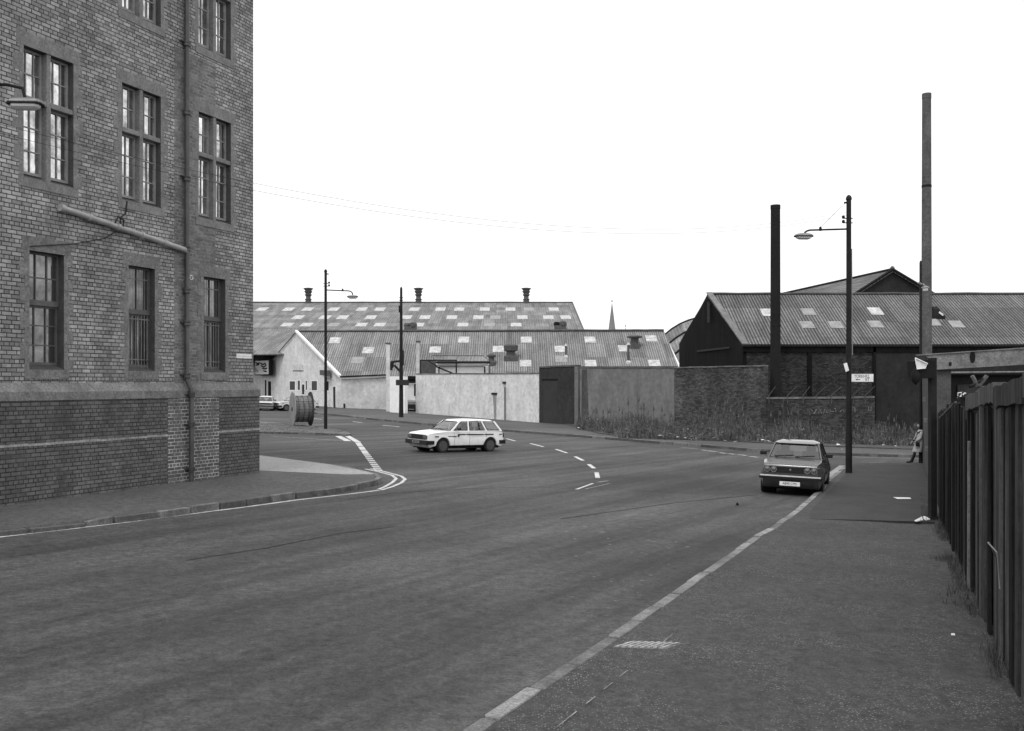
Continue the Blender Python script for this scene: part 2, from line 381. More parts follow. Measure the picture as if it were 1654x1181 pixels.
# a patch of newer tar beyond the step, slightly raised
st = .05
flat('raised_pavement', mat('new_tar', .040, .2, 1.2, fine=.3, fsc=40), [G(1307,838,KD+.006), G(1400,840,KD+.03), G(1450,841.5,KD+st), G(1514,843,KD+st), G(1507,800,KD+st), G(1501,780,KD+st), G(1489,750,KD+st), G(1380,751,KD+st), G(1365,767,KD+.01), G(1340,792,KD+.006), G(1312,822,KD+.006)], .05)
# cable cover and boards on the pavement
cv = thing('inspection_cover', 'ribbed pale inspection cover set in the pavement beside the near kerb', 'manhole cover', G(1048,1043,KD))
c = G(1048,1043,KD)
SK = .9                                                  # the cover is skewed to follow the kerb
def cq(u, v, z): return Vector((c.x+u+v*SK, c.y+v, c.z+z-.033*(u+v*SK)))
b = MB().hexa([cq(-.29,-.13,-.01), cq(.27,-.13,-.01), cq(.27,.13,-.01), cq(-.29,.13,-.01)], [cq(-.29,-.13,.006), cq(.27,-.13,.006), cq(.27,.13,.006), cq(-.29,.13,.006)]); b.build('cover_frame', m_kerbd, cv)
b = MB()
for i in range(8):
    x = -.27+i*.066
    for v0, v1 in ((-.11,-.008),(.008,.11)):
        b.hexa([cq(x,v0,.004), cq(x+.032,v0,.004), cq(x+.052,v1,.004), cq(x+.02,v1,.004)], [cq(x,v0,.017), cq(x+.032,v0,.017), cq(x+.052,v1,.017), cq(x+.02,v1,.017)])
b.build('rib_plate', mat('worn_cast_ribs', .36, .4, 9, .6, fine=.3, fsc=60), cv)
# left pavement round the corner of the brick building
LD = .14
OC = Vector((-7.0, 26.4, 0))
lk = [G(-260,888,.07), G(-60,866.5,.07), G(49,854.5,.08), G(140,845,.07), G(185,835,.13), G(258,826,LD), G(399,807,LD), G(479,796,LD), G(544,788.5,LD), G(580,782,LD), G(600,778,LD), G(611,775,LD), G(616,771,LD)]
lk2 = [G(616,771,LD), G(610,765.5,LD), G(595,761.5,LD), G(540,750.5,LD), G(419,735,LD), G(250,712,LD)]
wl = [OC+U*26+NV*-.3, OC+U*12+NV*-.3, OC+U*6+NV*-.3, OC+U*-.6+NV*-.3]
flat('left_pavement', m_paveL, [*offset_line(lk, .15)[:-1], G(609,768,LD), G(560,766.3,LD), G(420,763,LD), *[Vector((p.x, p.y, CH-2.46)) for p in reversed([OC+U*10.0-NV*.3, OC+U*20-NV*.3, OC+U*-.4-NV*.3][:0] or [OC+U*20-NV*.3, OC+U*-.3-NV*.3])]])
flat('concrete_pavement', m_conc, [G(606,765.5,LD), G(595,762,LD), G(540,750.9,LD), G(419,735.4,LD), G(250,713,LD), G(270,762,LD), G(420,763,LD), G(560,766.2,LD)])
kerbline('left_kerb', m_kerbd, lk, .15, 1, stone=.95)
kerbline('side_street_kerb', m_kerb, lk2[:4], .12, 1, stone=.8, top=.004)
# verge of waste ground with the cable drum, beyond the side street
VD = .09
vg = [G(300,697,VD), G(419,697.5,VD), G(480,698.5,VD), G(540,700,VD), G(560,702,VD), G(567,701,VD), G(560,697,VD), G(545,692.5,VD), G(500,688,VD), G(470,684,VD), G(419,680,VD), G(300,676,VD)]
flat('verge', mat('waste_ground', .10, .4, .8, fine=.5, fsc=9, bump=.5), vg, .14)
kerbline('verge_kerb', m_kerb, vg[:6], .16, 1, stone=.9, top=.01)
# far pavement below the long walls
FD = .13
fk = [G(240,648,FD), G(330,650.5,FD), G(420,657.5,FD), G(503,666,FD), G(560,671,FD), G(600,675.5,FD), G(680,683,FD), G(760,690,FD), G(860,697.3,FD), G(935,702.7,FD), G(1000,708,FD), G(1110,716.5,FD), G(1230,726,FD), G(1330,731,FD), G(1480,735,FD), G(1700,738,FD)]
back = [gp(60, 100, FD), gp(60, 127, FD), gp(-60, 127, FD)]
flat('far_pavement', m_paveL, fk+back, .18)
kerbline('far_kerb', m_kerbd, fk, .16, 1, stone=1.0, top=.012)
bankp = [G(930,690,FD), G(965,700,FD), G(1000,705,FD), G(1090,708.5,FD), G(1230,716,FD), G(1340,722,FD), G(1500,727.5,FD), gp(34, 56, FD), gp(34, 66, FD), gp(12, 66, FD), gp(4, 76, FD)]
flat('weedy_bank', m_dirt, [p+Vector((0,0,.06)) for p in bankp], .12)

# ---------------------------------------------------------------- painted lines: thin sheets 4 mm above the road
def mark(b, px, dz=.004): b.poly([G(x, y, dz) for x, y in px])
def stroke(b, pts, w0, dz=.004, w1=None):
    P_ = [G(x, y, dz) for x, y in pts]; n = len(P_)
    L = offset_line(P_, w0/2); R = offset_line(P_, -w0/2)
    for i in range(n-1): b.poly([L[i], L[i+1], R[i+1], R[i]])
b = MB(); stroke(b, [(-260,899),(-60,874.5),(49,861.5),(120,853.5),(200,844),(300,831),(400,818.5),(480,807.5),(560,798.5),(612,792)], .12)
tag(b.build('kerbside_line', mat('worn_yellow_line', .45, .3, 3, fine=.3, fsc=30)), kind='structure')
b = MB()
stroke(b, [(590,757.5),(612,762),(634,768),(640,773),(634,779),(622,786),(611,790.5)], .10)
stroke(b, [(598,757),(622,762),(648,769),(654.5,774),(648,780),(634,786),(616,791.5)], .10)
tag(b.build('double_corner_line', m_line), kind='structure')
b = MB()
def dashes(b, a, c, n, fill, w0, dz=.004):
    a = Vector(a); c = Vector(c)
    for i in range(n):
        p = a+(c-a)*(i/n); q = a+(c-a)*((i+fill)/n); stroke(b, [tuple(p), tuple(q)], w0, dz)
stroke(b, [(545,704.5),(561,712.5)], .38); stroke(b, [(560,704),(578,714.5)], .32)
dashes(b, (578,715), (592,734), 3, .85, .25); dashes(b, (592,734), (612.5,761.5), 9, .62, .26)
tag(b.build('give_way_line', m_line), kind='structure')
b = MB(); stroke(b, [(437,704.7),(500,708.3),(578,714)], .09)
tag(b.build('side_street_line', m_linew), kind='structure')
b = MB()
for a, c, w0 in [((505,676),(520,677.5),.16), ((570,681),(585,682.8),.16), ((618,687),(645,689.3),.18), ((818,708.5),(832,712.4),.13), ((856.5,716.3),(878,721.8),.13), ((897.5,725.5),(915.7,731.7),.13), ((929,737.5),(942,744),.15), ((951,750),(959.5,756.5),.15), ((963.5,763),(965.5,772),.15), ((931,790.3),(957,780.8),.11)]:
    stroke(b, [a, c], w0)
tag(b.build('centre_line', m_line), kind='structure')
b = MB()
for a, c, w0 in [((965,779),(982,776.6),.09), ((1133,726.6),(1158,730),.22), ((1162.5,731),(1172,732.6),.22), ((1176,732.5),(1187,734),.24), ((1193.5,734.2),(1205,736),.25), ((1211,737),(1225,738.8),.25), ((1100,722.5),(1128,725.5),.1), ((1378,738.3),(1486,740.8),.11), ((945,790),(985,781),.04), ((1333,773),(1362,752),.5)]:
    stroke(b, [a, c], w0)
tag(b.build('worn_road_marking', m_linew), kind='structure')
b = MB()                                                  # patches of newer tar in the carriageway
mark(b, [(860,788),(1000,791),(1090,797),(1225,800),(1230,786),(1100,768),(985,770)], .003)
tag(b.build('tar_patch', asphalt('patched_asphalt', .056)), kind='structure')
b = MB()
for pts in ([(560,806),(640,796),(760,789),(860,786.5)], [(1225,799),(1090,812),(990,826),(905,838)], [(300,905),(430,885),(545,862),(640,850)]): stroke(b, pts, .035, .006)
tag(b.build('road_seam', mat('bitumen_seam', .030, .3, 3)), kind='structure')
b = MB(); random.seed(3)
for i in range(60):                                        # chipped scabs in the surface coat
    x = random.uniform(905, 1120); y = random.uniform(850, 1000)
    if x > 1150-(y-860)*1.2: continue
    l = random.uniform(3, 14); h = random.uniform(.4, 1.0)
    b.poly([G(x, y, .004), G(x+l*.5, y-h, .004), G(x+l, y+random.uniform(-h, h), .004), G(x+l*.5, y+h, .004)])
tag(b.build('road_scabs', mat('worn_stone_chips', .13, .3, 6)), kind='structure')

# ================================================================ BRICK BUILDING ON THE LEFT
B0 = thing('brick_building', 'tall sooty brick building with stone dressed windows at the left street corner', 'building', (OC.x, OC.y, 0))
REC = -.12
def WI(px, py, off=REC):
    d = Vector(((px-CX)/F, 1, (HZ-py)/F)); o = OC+NV*off
    t = (o-CAMP).dot(NV)/d.dot(NV); p = CAMP+d*t; return (p-o).dot(U), p.z
def W(s, z, off=0.0): q = OC+U*s+NV*off; return Vector((q.x, q.y, z))
def wbox(b, s0, s1, z0, z1, o0, o1):
    return b.hexa([W(s0,z0,o0), W(s1,z0,o0), W(s1,z0,o1), W(s0,z0,o1)], [W(s0,z1,o0), W(s1,z1,o0), W(s1,z1,o1), W(s0,z1,o1)])
ZT = 16.5; S0 = .12; S1 = 21.0
up = [(1.06,2.30), (3.63,4.86), (6.24,7.50), (9.0,10.25)]         # mullioned windows: (right edge, left edge) along the wall
lo = [(1.28,2.11), (3.83,4.66), (6.49,7.36), (9.25,10.1)]
wins = []
for a, c_ in up: wins += [('up', a, c_, 7.07, 9.80), ('up', a, c_, 11.5, 14.2)]
for i, (a, c_) in enumerate(lo): wins += [('bar' if i in (0, 1) else 'sash', a, c_, 3.07, 5.56)]
def wall_grid(b, s0, s1, z0, z1, off, holes, extra_s=(), extra_z=()):
    ss = sorted({s0, s1, *extra_s, *[h[i] for h in holes for i in (0, 1) if s0 < h[i] < s1]})
    zs = sorted({z0, z1, *extra_z, *[h[i] for h in holes for i in (2, 3) if z0 < h[i] < z1]})
    for i in range(len(ss)-1):
        for j in range(len(zs)-1):
            cs_, cz = (ss[i]+ss[i+1])/2, (zs[j]+zs[j+1])/2
            if any(h[0] < cs_ < h[1] and h[2] < cz < h[3] for h in holes): continue
            b.poly([W(ss[i],zs[j],off), W(ss[i+1],zs[j],off), W(ss[i+1],zs[j+1],off), W(ss[i],zs[j+1],off)])
holes = [(a, c_, z0, z1) for _, a, c_, z0, z1 in wins]
PS0, PS1 = WI(348,700,REC)[0], WI(265,700,REC)[0]                # the repointed strip round the downpipe
b = MB(); wall_grid(b, S0, S1, 2.75, ZT, REC, holes+[(PS0, PS1-.35, 2.75, 11.2)])
b.poly([W(S0,2.0,REC), W(S0,ZT,REC), W(S0,ZT,-14), W(S0,2.0,-14)]); b.poly([W(S0,ZT,REC), W(S1,ZT,REC), W(S1,ZT,-14), W(S0,ZT,-14)])
b.poly([W(S1,0,REC), W(S1,ZT,REC), W(S1,ZT,-14), W(S1,0,-14)]); b.poly([W(S0,-.2,-14), W(S0,ZT,-14), W(S1,ZT,-14), W(S1,-.2,-14)])
b.build('wall', m_bwall, B0)
b = MB(); wall_grid(b, PS0, PS1-.35, 2.75, 11.2, REC, holes); b.build('repointed_wall', m_repoint2, B0)
b = MB(); wall_grid(b, 0, PS0, -.3, 2.42, 0, []); wall_grid(b, PS1, S1, -.3, 2.42, 0, [])
b.poly([W(0,-.3,0), W(0,2.42,0), W(0,2.42,-14), W(0,-.3,-14)]); b.build('plinth', m_plinth, B0)
b = MB(); wall_grid(b, PS0, PS1, -.3, 2.42, 0, []); b.build('repointed_plinth', m_repoint, B0)
b = MB()                                                         # weathered stone band, sloping back to the wall
b.hexa([W(-.02,2.42,-.2), W(S1,2.42,-.2), W(S1,2.42,.02), W(-.02,2.42,.02)], [W(-.02,2.60,-.2), W(S1,2.60,-.2), W(S1,2.60,.02), W(-.02,2.60,.02)])
b.hexa([W(-.015,2.60,-.2), W(S1,2.60,-.2), W(S1,2.60,.015), W(-.015,2.60,.015)], [W(.1,2.79,-.2), W(S1,2.79,-.2), W(S1,2.79,REC+.004), W(.1,2.79,REC+.004)])
b.build('stone_band', m_stone, B0)
b = MB(); random.seed(11)                                        # painted line along the plinth
ml_ = mat('worn_white_line', .30, .3, 3, fine=.3, fsc=20)
for sa, sb in ((0, PS0), (PS1, S1)):
    s = sa; b = MB()
    while s < sb:
        l = random.uniform(.3, .9); wbox(b, s, min(s+l, sb), 1.475+random.uniform(-.008,.008), 1.525+random.uniform(-.006,.01), .001, .004); s += l
    b.build('painted_line', ml_, B0)
random.seed(5)
for kind, a, c_, z0, z1 in wins:
    wt = thing('window', None, None); wt.parent = B0; wt.location = (0,0,0)
    k = wt
    def part(bb, name, m_, bevel=0):
        o = bb.build(name, m_, None, bevel=bevel); o.parent = k; o.location = -B0.location; return o
    dpt = REC-.21
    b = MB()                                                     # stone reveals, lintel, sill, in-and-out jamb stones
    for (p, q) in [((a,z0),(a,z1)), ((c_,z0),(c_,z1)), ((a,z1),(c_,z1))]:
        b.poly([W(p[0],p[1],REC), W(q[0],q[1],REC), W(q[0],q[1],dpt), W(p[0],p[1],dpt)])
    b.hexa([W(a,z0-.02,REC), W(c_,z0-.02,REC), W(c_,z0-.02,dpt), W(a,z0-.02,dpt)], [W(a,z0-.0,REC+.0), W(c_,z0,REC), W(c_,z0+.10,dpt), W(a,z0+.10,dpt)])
    part(b, 'reveal', m_stoned)  # recess shade painted in: reveal stone darker than the surround
    b = MB()
    wbox(b, a-.18, c_+.18, z1+.002, z1+.30, REC-.05, REC+.008)
    wbox(b, a-.12, c_+.12, z0-.20, z0-.002, REC-.05, REC+.02)
    z = z0; i = 0
    while z < z1-.05:
        h = random.choice([.22, .3, .34]); h = min(h, z1-z-.001)
        for sd_ in (0, 1):
            ww = (.12 if (i+sd_) % 2 else .24)+random.uniform(-.02, .02)
            if sd_ == 0: wbox(b, a-ww, a-.001, z+.002, z+h-.003, REC-.05, REC+.006)
            else: wbox(b, c_+.001, c_+ww, z+.002, z+h-.003, REC-.05, REC+.006)
        z += h; i += 1
    part(b, 'surround', m_stone2 if kind == 'up' else m_stone, .004)
    fr = MB(); gl = MB(); off = dpt+.03
    def lights(s0, s1, za, zb, cols, rows, fw=.045):
        wbox(fr, s0, s0+fw, za, zb, off-.04, off+.02); wbox(fr, s1-fw, s1, za, zb, off-.04, off+.02)
        wbox(fr, s0+fw, s1-fw, za, za+fw*1.3, off-.04, off+.02); wbox(fr, s0+fw, s1-fw, zb-fw, zb, off-.04, off+.02)
        for i in range(1, cols):
            x = s0+(s1-s0)*i/cols; wbox(fr, x-.012, x+.012, za+fw*1.3, zb-fw, off-.02, off+.012)
        for j in range(1, rows):
            y = za+(zb-za)*j/rows; wbox(fr, s0+fw, s1-fw, y-.012, y+.012, off-.021, off+.010)
        # each pane is set at its own slight angle, as hand-puttied glass is
        for i in range(cols):
            for j in range(rows):
                x0 = s0+(s1-s0)*i/cols; x1 = s0+(s1-s0)*(i+1)/cols; y0 = za+(zb-za)*j/rows; y1 = za+(zb-za)*(j+1)/rows
                e = [random.uniform(-.003, .003) for _ in range(4)]
                gl.poly([W(x0,y0,off-.012+e[0]), W(x1,y0,off-.012+e[1]), W(x1,y1,off-.012+e[2]), W(x0,y1,off-.012+e[3])])
    if kind == 'up':
        mid = (a+c_)/2; tz = z0+(z1-z0)*.605
        b = MB(); wbox(b, mid-.055, mid+.055, z0, z1, dpt, REC-.01)
        wbox(b, a, mid-.055, tz-.055, tz+.055, dpt, REC-.006); wbox(b, mid+.055, c_, tz-.055, tz+.055, dpt, REC-.006)
        part(b, 'mullion', m_stone2, .012)
        for s0, s1 in ((a, mid-.055), (mid+.055, c_)):
            lights(s0, s1, tz+.055, z1, 3, 2); lights(s0, s1, z0+.1, tz-.055, 2, 3)
        part(fr, 'frame', m_sash); part(gl, 'glass', m_glass)
    else:
        zm = z0+(z1-z0)*.56
        lights(a, c_, zm+.03, z1, 3 if kind == 'sash' else 2, 2 if kind == 'sash' else 1); wbox(fr, a+.02, c_-.02, zm-.03, zm+.03, off-.03, off+.035)
        off -= .04
        lights(a, c_, z0+.1, zm-.03, 3 if kind == 'sash' else 2, 3 if kind == 'sash' else 1)
        part(fr, 'frame', m_sashd); part(gl, 'glass', m_glass2)
        if kind == 'bar':
            b = MB(); n = 9
            for i in range(n):
                s = a+(c_-a)*(i+.5)/n; b.tube([W(s,z0+.03,REC-.2), W(s,z1-.04,REC-.2)], .013, 6)
            for zz in (z0+.28, z0+1.25, z1-.28): wbox(b, a, c_, zz-.012, zz+.012, REC-.19, REC-.182)
            part(b, 'window_bars', mat('rusty_bars', .19, .3, 5))
# rainwater pipes
def wp(px, py, off=REC+.1): s, z = WI(px, py, off); return W(s, z, off)
sp_ = WI(302,500,REC+.1)[0]
b = MB(); b.tube([W(sp_,ZT,REC+.1), W(sp_,2.86,REC+.1), W(sp_-.02,2.62,.11), W(sp_-.02,.22,.11)], .062, 12)
for z in (15, 13.2, 11.35, 9.62, 7.95, 6.18, 5.12, 4.3, 2.98): b.lathe((W(sp_,z,REC+.1)), [(.062,-.07),(.09,-.065),(.095,-.02),(.085,0),(.095,.02),(.09,.06),(.062,.07)], 12)
for z in (2.5, 1.75, .62): b.lathe((W(sp_-.02,z,.11)), [(.062,-.06),(.085,-.055),(.09,.05),(.062,.06)], 12); wbox(b, sp_-.15, sp_+.12, z-.015, z+.015, 0, .07)
for z in (11.4, 8.0, 4.33, 3.0): wbox(b, sp_-.15, sp_+.15, z-.02, z+.02, REC, REC+.08)
b.build('downpipe', m_pipe, B0, smooth=True)
p0, p1 = wp(100,336), wp(297,403)
b = MB(); b.tube([p0, p1], .068, 12); b.tube([p1+Vector((0,0,.0)), W(sp_, p1.z-.03, REC+.1)], .07, 12)
for t in (.2, .42, .62, .82):
    q = p0+(p1-p0)*t; d = (p1-p0).normalized()*.03; b.tube([q-d, q+d], .088, 12)
d = (p1-p0).normalized()*.05; b.tube([p0-d, p0+d], .085, 12)
b.build('waste_pipe', m_pipel, B0, smooth=True)
b = MB(); b.tube([wp(205,325,REC+.02), wp(203,345,REC+.05), wp(194,352,REC+.1), wp(195,362,REC+.1)], .02, 6)
b.tube([wp(186,360,REC+.15), wp(191,350,REC+.16), wp(200,356,REC+.15), wp(199,366,REC+.15)], .022, 6)
b.tube([wp(199,366,REC+.08), wp(170,385,REC+.04), wp(120,394,REC+.04), wp(49,398,REC+.03)], .012, 5)
b.build('cable_bracket', m_cable, B0, smooth=True)
b = MB(); cc = wp(309,448.5,.02)
ring = [cc+(-U*math.cos(t)+Vector((0,0,1))*math.sin(t))*.055 for t in [i*2*math.pi/14 for i in range(15)]]
b.tube(ring, .012, 6); b.build('painted_ring', m_enamelg, B0)
# street name plate near the corner
s0, z0 = WI(383,572.5,REC+.03); s1, _ = WI(407,575,REC+.03)
sg = thing('street_sign', 'small white street name plate on the brick building by its corner', 'sign', tuple(W((s0+s1)/2,z0,REC+.02)))
b = MB(); wbox(b, s1, s0, z0-.105, z0+.02, REC+.002, REC+.02); b.build('plate', m_enamel, sg, bevel=.004)
b = MB(); x = s0-.06; random.seed(9)
while x > s1+.06:
    if random.random() < .8: wbox(b, x-.018, x, z0-.065, z0-.035+random.uniform(0,.01), REC+.0205, REC+.022)
    x -= .045
b.build('lettering', mat('faded_lettering', .5, .1), sg)

# ================================================================ SHEDS ACROSS THE STREET
class RoofPlane:                                                 # plane with its own frame: x along the ridge, y up the slope, z out
    def __init__(s, p0, ridge, up):
        s.x = Vector(ridge).normalized(); up = Vector(up); s.y = (up-s.x*up.dot(s.x)).normalized(); s.z = s.x.cross(s.y)
        s.p = Vector(p0); s.M = Matrix(((s.x.x,s.y.x,s.z.x,s.p.x),(s.x.y,s.y.y,s.z.y,s.p.y),(s.x.z,s.y.z,s.z.z,s.p.z),(0,0,0,1))); s.I = s.M.inverted()
    def w(s, px, py):
        d = Vector(((px-CX)/F, 1, (HZ-py)/F)); t = (s.p-CAMP).dot(s.z)/d.dot(s.z); return CAMP+d*t
    def l(s, px, py): return s.I @ s.w(px, py)
    def place(s, o, parent):
        o.parent = parent; o.matrix_local = Matrix.Translation(-parent.location) @ s.M; return o
    def slab(s, name, px, mt, parent, t=.12, lift=0):
        b = MB(); q = [s.l(x, y) if not isinstance((x), Vector) else s.I @ x for x, y in px]
        b.slab([Vector((a.x, a.y, lift-t)) for a in q], (0,0,t)); return s.place(b.build(name, mt), parent)
    def lights(s, name, cells, wd, ht, parent, mt, lift=.03):
        for px, py in cells:
            c = s.l(px, py); b = MB().box(c.x-wd/2, c.x+wd/2, c.y-ht/2, c.y+ht/2, 0, lift); s.place(b.build(name, mt), parent)
def ridge_pt(a, b_, n=24):                                       # slightly wavering ridge capping
    return [a+(b_-a)*(i/n)+Vector((0,0,random.uniform(-.02,.02))) for i in range(n+1)]
def vent_cowl(name, label, c, sc, mt=m_vent, kind='cowl', cat='ventilator', group=None):
    t = thing(name, label, cat, tuple(c), group)
    if kind == 'cowl':
        b = MB().lathe((0,0,0), [(.42,-.5),(.42,.25),(.5,.3),(.5,.36),(.38,.4)], 16); b.build('base', mt, t, world=False)
        b = MB().lathe((0,0,0), [(.36,.38),(.34,.75),(.52,.98),(.52,1.03),(.4,1.06),(.40,1.2),(.58,1.42),(.58,1.47),(.46,1.50),(.48,1.64),(.70,1.84),(.70,1.9),(.3,1.98)], 16)
        b.build('cowl', mt, t, world=False, smooth=True)
    t.scale = (sc,)*3; return t
# --- long back shed
Y0 = 150.0
RB = RoofPlane(P(300,489,Y0), (1,0,0), P(942,533,127.3)-P(924,489,Y0))
RB = RoofPlane(P(300,489,Y0), (1,0,0), P(924,489,Y0)-P(942,533,127.3))
bs = thing('back_shed', 'long shed roof of old flat sheets with rows of pale rooflights, farthest on the left', 'warehouse', (-8, 150, 0))
RB.slab('roof', [(300,489),(924,489),(942.5,534),(958,572),(300,572)], m_roofB, bs)
b = MB().tube(ridge_pt(P(300,488.6,Y0-.1), P(925,488.8,Y0-.1)), .16, 6); b.build('ridge_capping', mat('ridge_capping', .07, .3, 1), bs)
b = MB().tube([P(924.5,489,Y0), P(943,534,127)], .12, 6); b.build('verge', m_vent, bs)
za = P(924,489,Y0).z; xr = P(924,489,Y0).x
b = MB(); b.poly([Vector((xr,Y0,za-.1)), Vector((xr,Y0-33,za-8.3)), Vector((xr,Y0-33,0)), Vector((xr,Y0+33,0)), Vector((xr,Y0+33,za-8.3))]); b.poly([Vector((-75,Y0+33,0)), Vector((xr,Y0+33,0)), Vector((xr,Y0+33,za-8.3)), Vector((-75,Y0+33,za-8.3))])
b.poly([Vector((-75,Y0+33,za-8.3)), Vector((xr,Y0+33,za-8.3)), Vector((xr,Y0+.1,za-.05)), Vector((-75,Y0+.1,za-.05))]); b.build('gable_wall', m_vent, bs)
rows = {499: [423,467,497,540,584,614,670,712,741,783,825,853,895], 512: [481,525,554,599,657,686,730,772,801,844,886,914], 524: [464,495,539,584,614,676,747,791,834]}
for y, xs in rows.items():
    for x in xs: RB.lights('rooflight', [(x+random.uniform(-.8,.8), y+.6)], 1.5, 3.0 if y < 520 else 2.7, bs, m_rl if random.random() < .78 else m_rl2)
grp = 'ridge ventilators on the long back shed'
for x, nm in ((498,'leftmost, above the gabled building'), (676,'middle one beside the telegraph pole'), (850,'nearest its right end')):
    vent_cowl('ridge_ventilator', 'tiered metal ventilator on the back shed ridge, '+nm, P(x,487.5,Y0-.3), 1.12, group=grp)
for x, y, l in ((663,534,'dark squat roof vent beside the telegraph pole on the back roof'), (905,532,'dark roof vent near the right end of the back shed')):
    t = thing('roof_vent', l, 'ventilator', tuple(RB.w(x,y)))
    MB().box(-.8,.8,-.4,.6,-.4,.5).build('base', m_vent, t, world=False, bevel=.06); MB().lathe((-.5,0,.5), [(.35,0),(.4,.25),(.3,.5)], 10, 'z').build('fan_housing', m_dark if x > 800 else m_vent, t, world=False)
    MB().lathe((.35,0,.45), [(.5,0),(.55,.2),(.5,.55),(.25,.7)], 12).build('cowl', m_vent, t, world=False, smooth=True)
# --- front shed with the harled street gable
A_ = Vector((-17.7, 99.7, 0)); dS = Vector((-1, 1.38, 0)).normalized()                    # oblique street line
def on_line(px, py):                                             # photo pixel on the oblique gable wall
    k = (px-CX)/F; t = (A_.x-k*A_.y)/(k*dS.y-dS.x); q = A_+dS*t; return Vector((q.x, q.y, CH+(HZ-py)/F*q.y))
ap = on_line(481,535.5); er = on_line(552,608); YR = ap.y
fs = thing('front_shed', 'low shed with white harled street gable and corrugated roof', 'warehouse', (-10, 105, 0))
RF = RoofPlane(ap, (1,0,0), Vector((0, YR-99.7, ap.z-er.z)))
re_ = P(1072,533.5,YR)
RF.slab('roof', [(481,535.5),(1072,533.5),(1096,592),(1103,612),(552,609)], m_roofF, fs)
el = on_line(445,577)
zr = ap.z; bk = 2*YR-97
b = MB(); b.slab([ap, el, Vector((el.x+19, bk+3, 3.0)), Vector((re_.x, bk, 3.0)), Vector((re_.x, YR+.02, zr-.05))], (0,0,-.1)); b.build('back_roof', m_roofF, fs, tri=True)
b = MB().tube(ridge_pt(ap+Vector((0,-.1,.04)), re_+Vector((0,-.1,.02)), 40), .12, 6); b.build('ridge_capping', m_vent, fs)
n_out = Vector((-dS.y, dS.x, 0)); n_out = n_out if n_out.y < 0 else -n_out; bx = n_out*.02
low = lambda px: on_line(px, 668).xy
def lw(px, z=-.4): q = on_line(px, 600); return Vector((q.x, q.y, z))
b = MB(); b.slab([lw(552)+bx, er+bx+Vector((0,0,-.05)), ap+bx+Vector((0,0,-.08)), el+bx, on_line(425,594)+bx, on_line(405,573)+bx, lw(405)+bx][::-1], -n_out*.3); b.build('gable_wall', m_harlw, fs, tri=True)
for p, q, r in ((ap, er, .15), (on_line(425,594.5), on_line(405,573), .13)):
    b = MB()
    dd = (q-p).normalized(); pp = [p+Vector((0,0,.0)), q, q+Vector((0,0,-r*1.7)), p+Vector((0,0,-r*1.7))]
    b.slab([a+bx*2+Vector((0,0,.16)) for a in pp], n_out*.3); b.build('bargeboard', m_white, fs)
b = MB().tube([ap+bx*8, el+bx*8], .06, 6); b.build('verge', m_vent, fs)
# eave wall between the gable and the yard gate
ew = thing('harled_wall', 'harled eaves wall with a narrow doorway right of the gabled building', 'wall', (-15, 99.5, 0))
ye = 99.6
def fw(px, py, y=ye): return P(px, py, y)
b = MB(); q = [fw(552,612), fw(624,609)]; b.slab([Vector((q[0].x,ye,-.6)), Vector((q[1].x,ye,-.6)), q[1], q[0]], (0,.3,0)); b.build('wall', m_harlw2, ew)
b = MB(); b.slab([fw(549,607.5,ye-.35), fw(625,604.5,ye-.35), fw(625,606.6,ye-.35), fw(549,609.8,ye-.35)], (0,.3,0)); b.build('gutter', m_dark, ew)
b = MB(); b.slab([fw(549,610,ye-.2), fw(625,607,ye-.2), fw(625,609.3,ye-.2), fw(549,612.6,ye-.2)], (0,.2,0)); b.build('fascia', m_white, ew)
b = MB(); b.slab([fw(538,625,ye-.03), fw(541.5,625,ye-.03), fw(542,661,ye-.03), fw(538.5,661,ye-.03)], (0,.02,0)); b.build('doorway', m_rend, ew)
b = MB().tube([fw(556,652,ye-.1), fw(556,663,ye-.1)], .09, 8).tube([fw(555.2,655,ye-.1), fw(557,655,ye-.1)], .14, 6); b.build('hydrant_pipe', m_dark, ew)
# openings in the gable: dark panes in white margins
def gw(name, x0, x1, y0, y1, mt, margin=.10, fr=m_white):
    def Q(x, y, o): p = on_line(x, y); return p+n_out*o
    f = MB(); z = .035
    f.slab([Q(x0-margin*9,y0-1,.021), Q(x1+margin*9,y0-1,.021), Q(x1+margin*9,y1+1.4,.021), Q(x0-margin*9,y1+1.4,.021)], n_out*.02)
    o = f.build(name, fr, fs)
    g_ = MB(); g_.slab([Q(x0,y0,.042), Q(x1,y0,.042), Q(x1,y1,.042), Q(x0,y1,.042)], n_out*.006); c = g_.build('pane', mt, None); c.parent = o; c.location = (0,0,0)
mg = mat('dark_shutter', .06, .3, 3)
gw('window', 468.5, 477, 616, 630, mg); gw('window', 481.5, 485, 615, 630, mg); gw('window', 488.5, 492, 621, 637, m_dark, .02); gw('window', 494.5, 496.5, 615, 630, mg, .05); gw('window', 504, 512.5, 615.5, 630.5, mg); gw('window', 529, 531.5, 616, 631, m_dark, .05)
gw('door', 433.5, 438.5, 616, 642, m_dark, .05)
b = MB(); b.slab([on_line(429,614)+n_out*.05, on_line(430.5,614)+n_out*.05, on_line(430.5,640)+n_out*.05, on_line(429,640)+n_out*.05], n_out*.05); b.build('downpipe', m_rend, fs)
b = MB(); b.slab([on_line(474,589)+n_out*.03, on_line(490,589)+n_out*.03, on_line(490,598.4)+n_out*.03, on_line(474,598.4)+n_out*.03], n_out*.04); b.build('plaque', m_harlw2, fs)
b = MB(); b.slab([on_line(474,598.4)+n_out*.03, on_line(490.5,598.4)+n_out*.03, on_line(490.5,599.2)+n_out*.03, on_line(474,599.2)+n_out*.03], n_out*.06); b.build('plaque_ledge', m_rend, fs)
t = thing('wall_lamp', 'dark box lamp on the gable wall behind the left lamp post', 'lamp', tuple(on_line(531,603)))
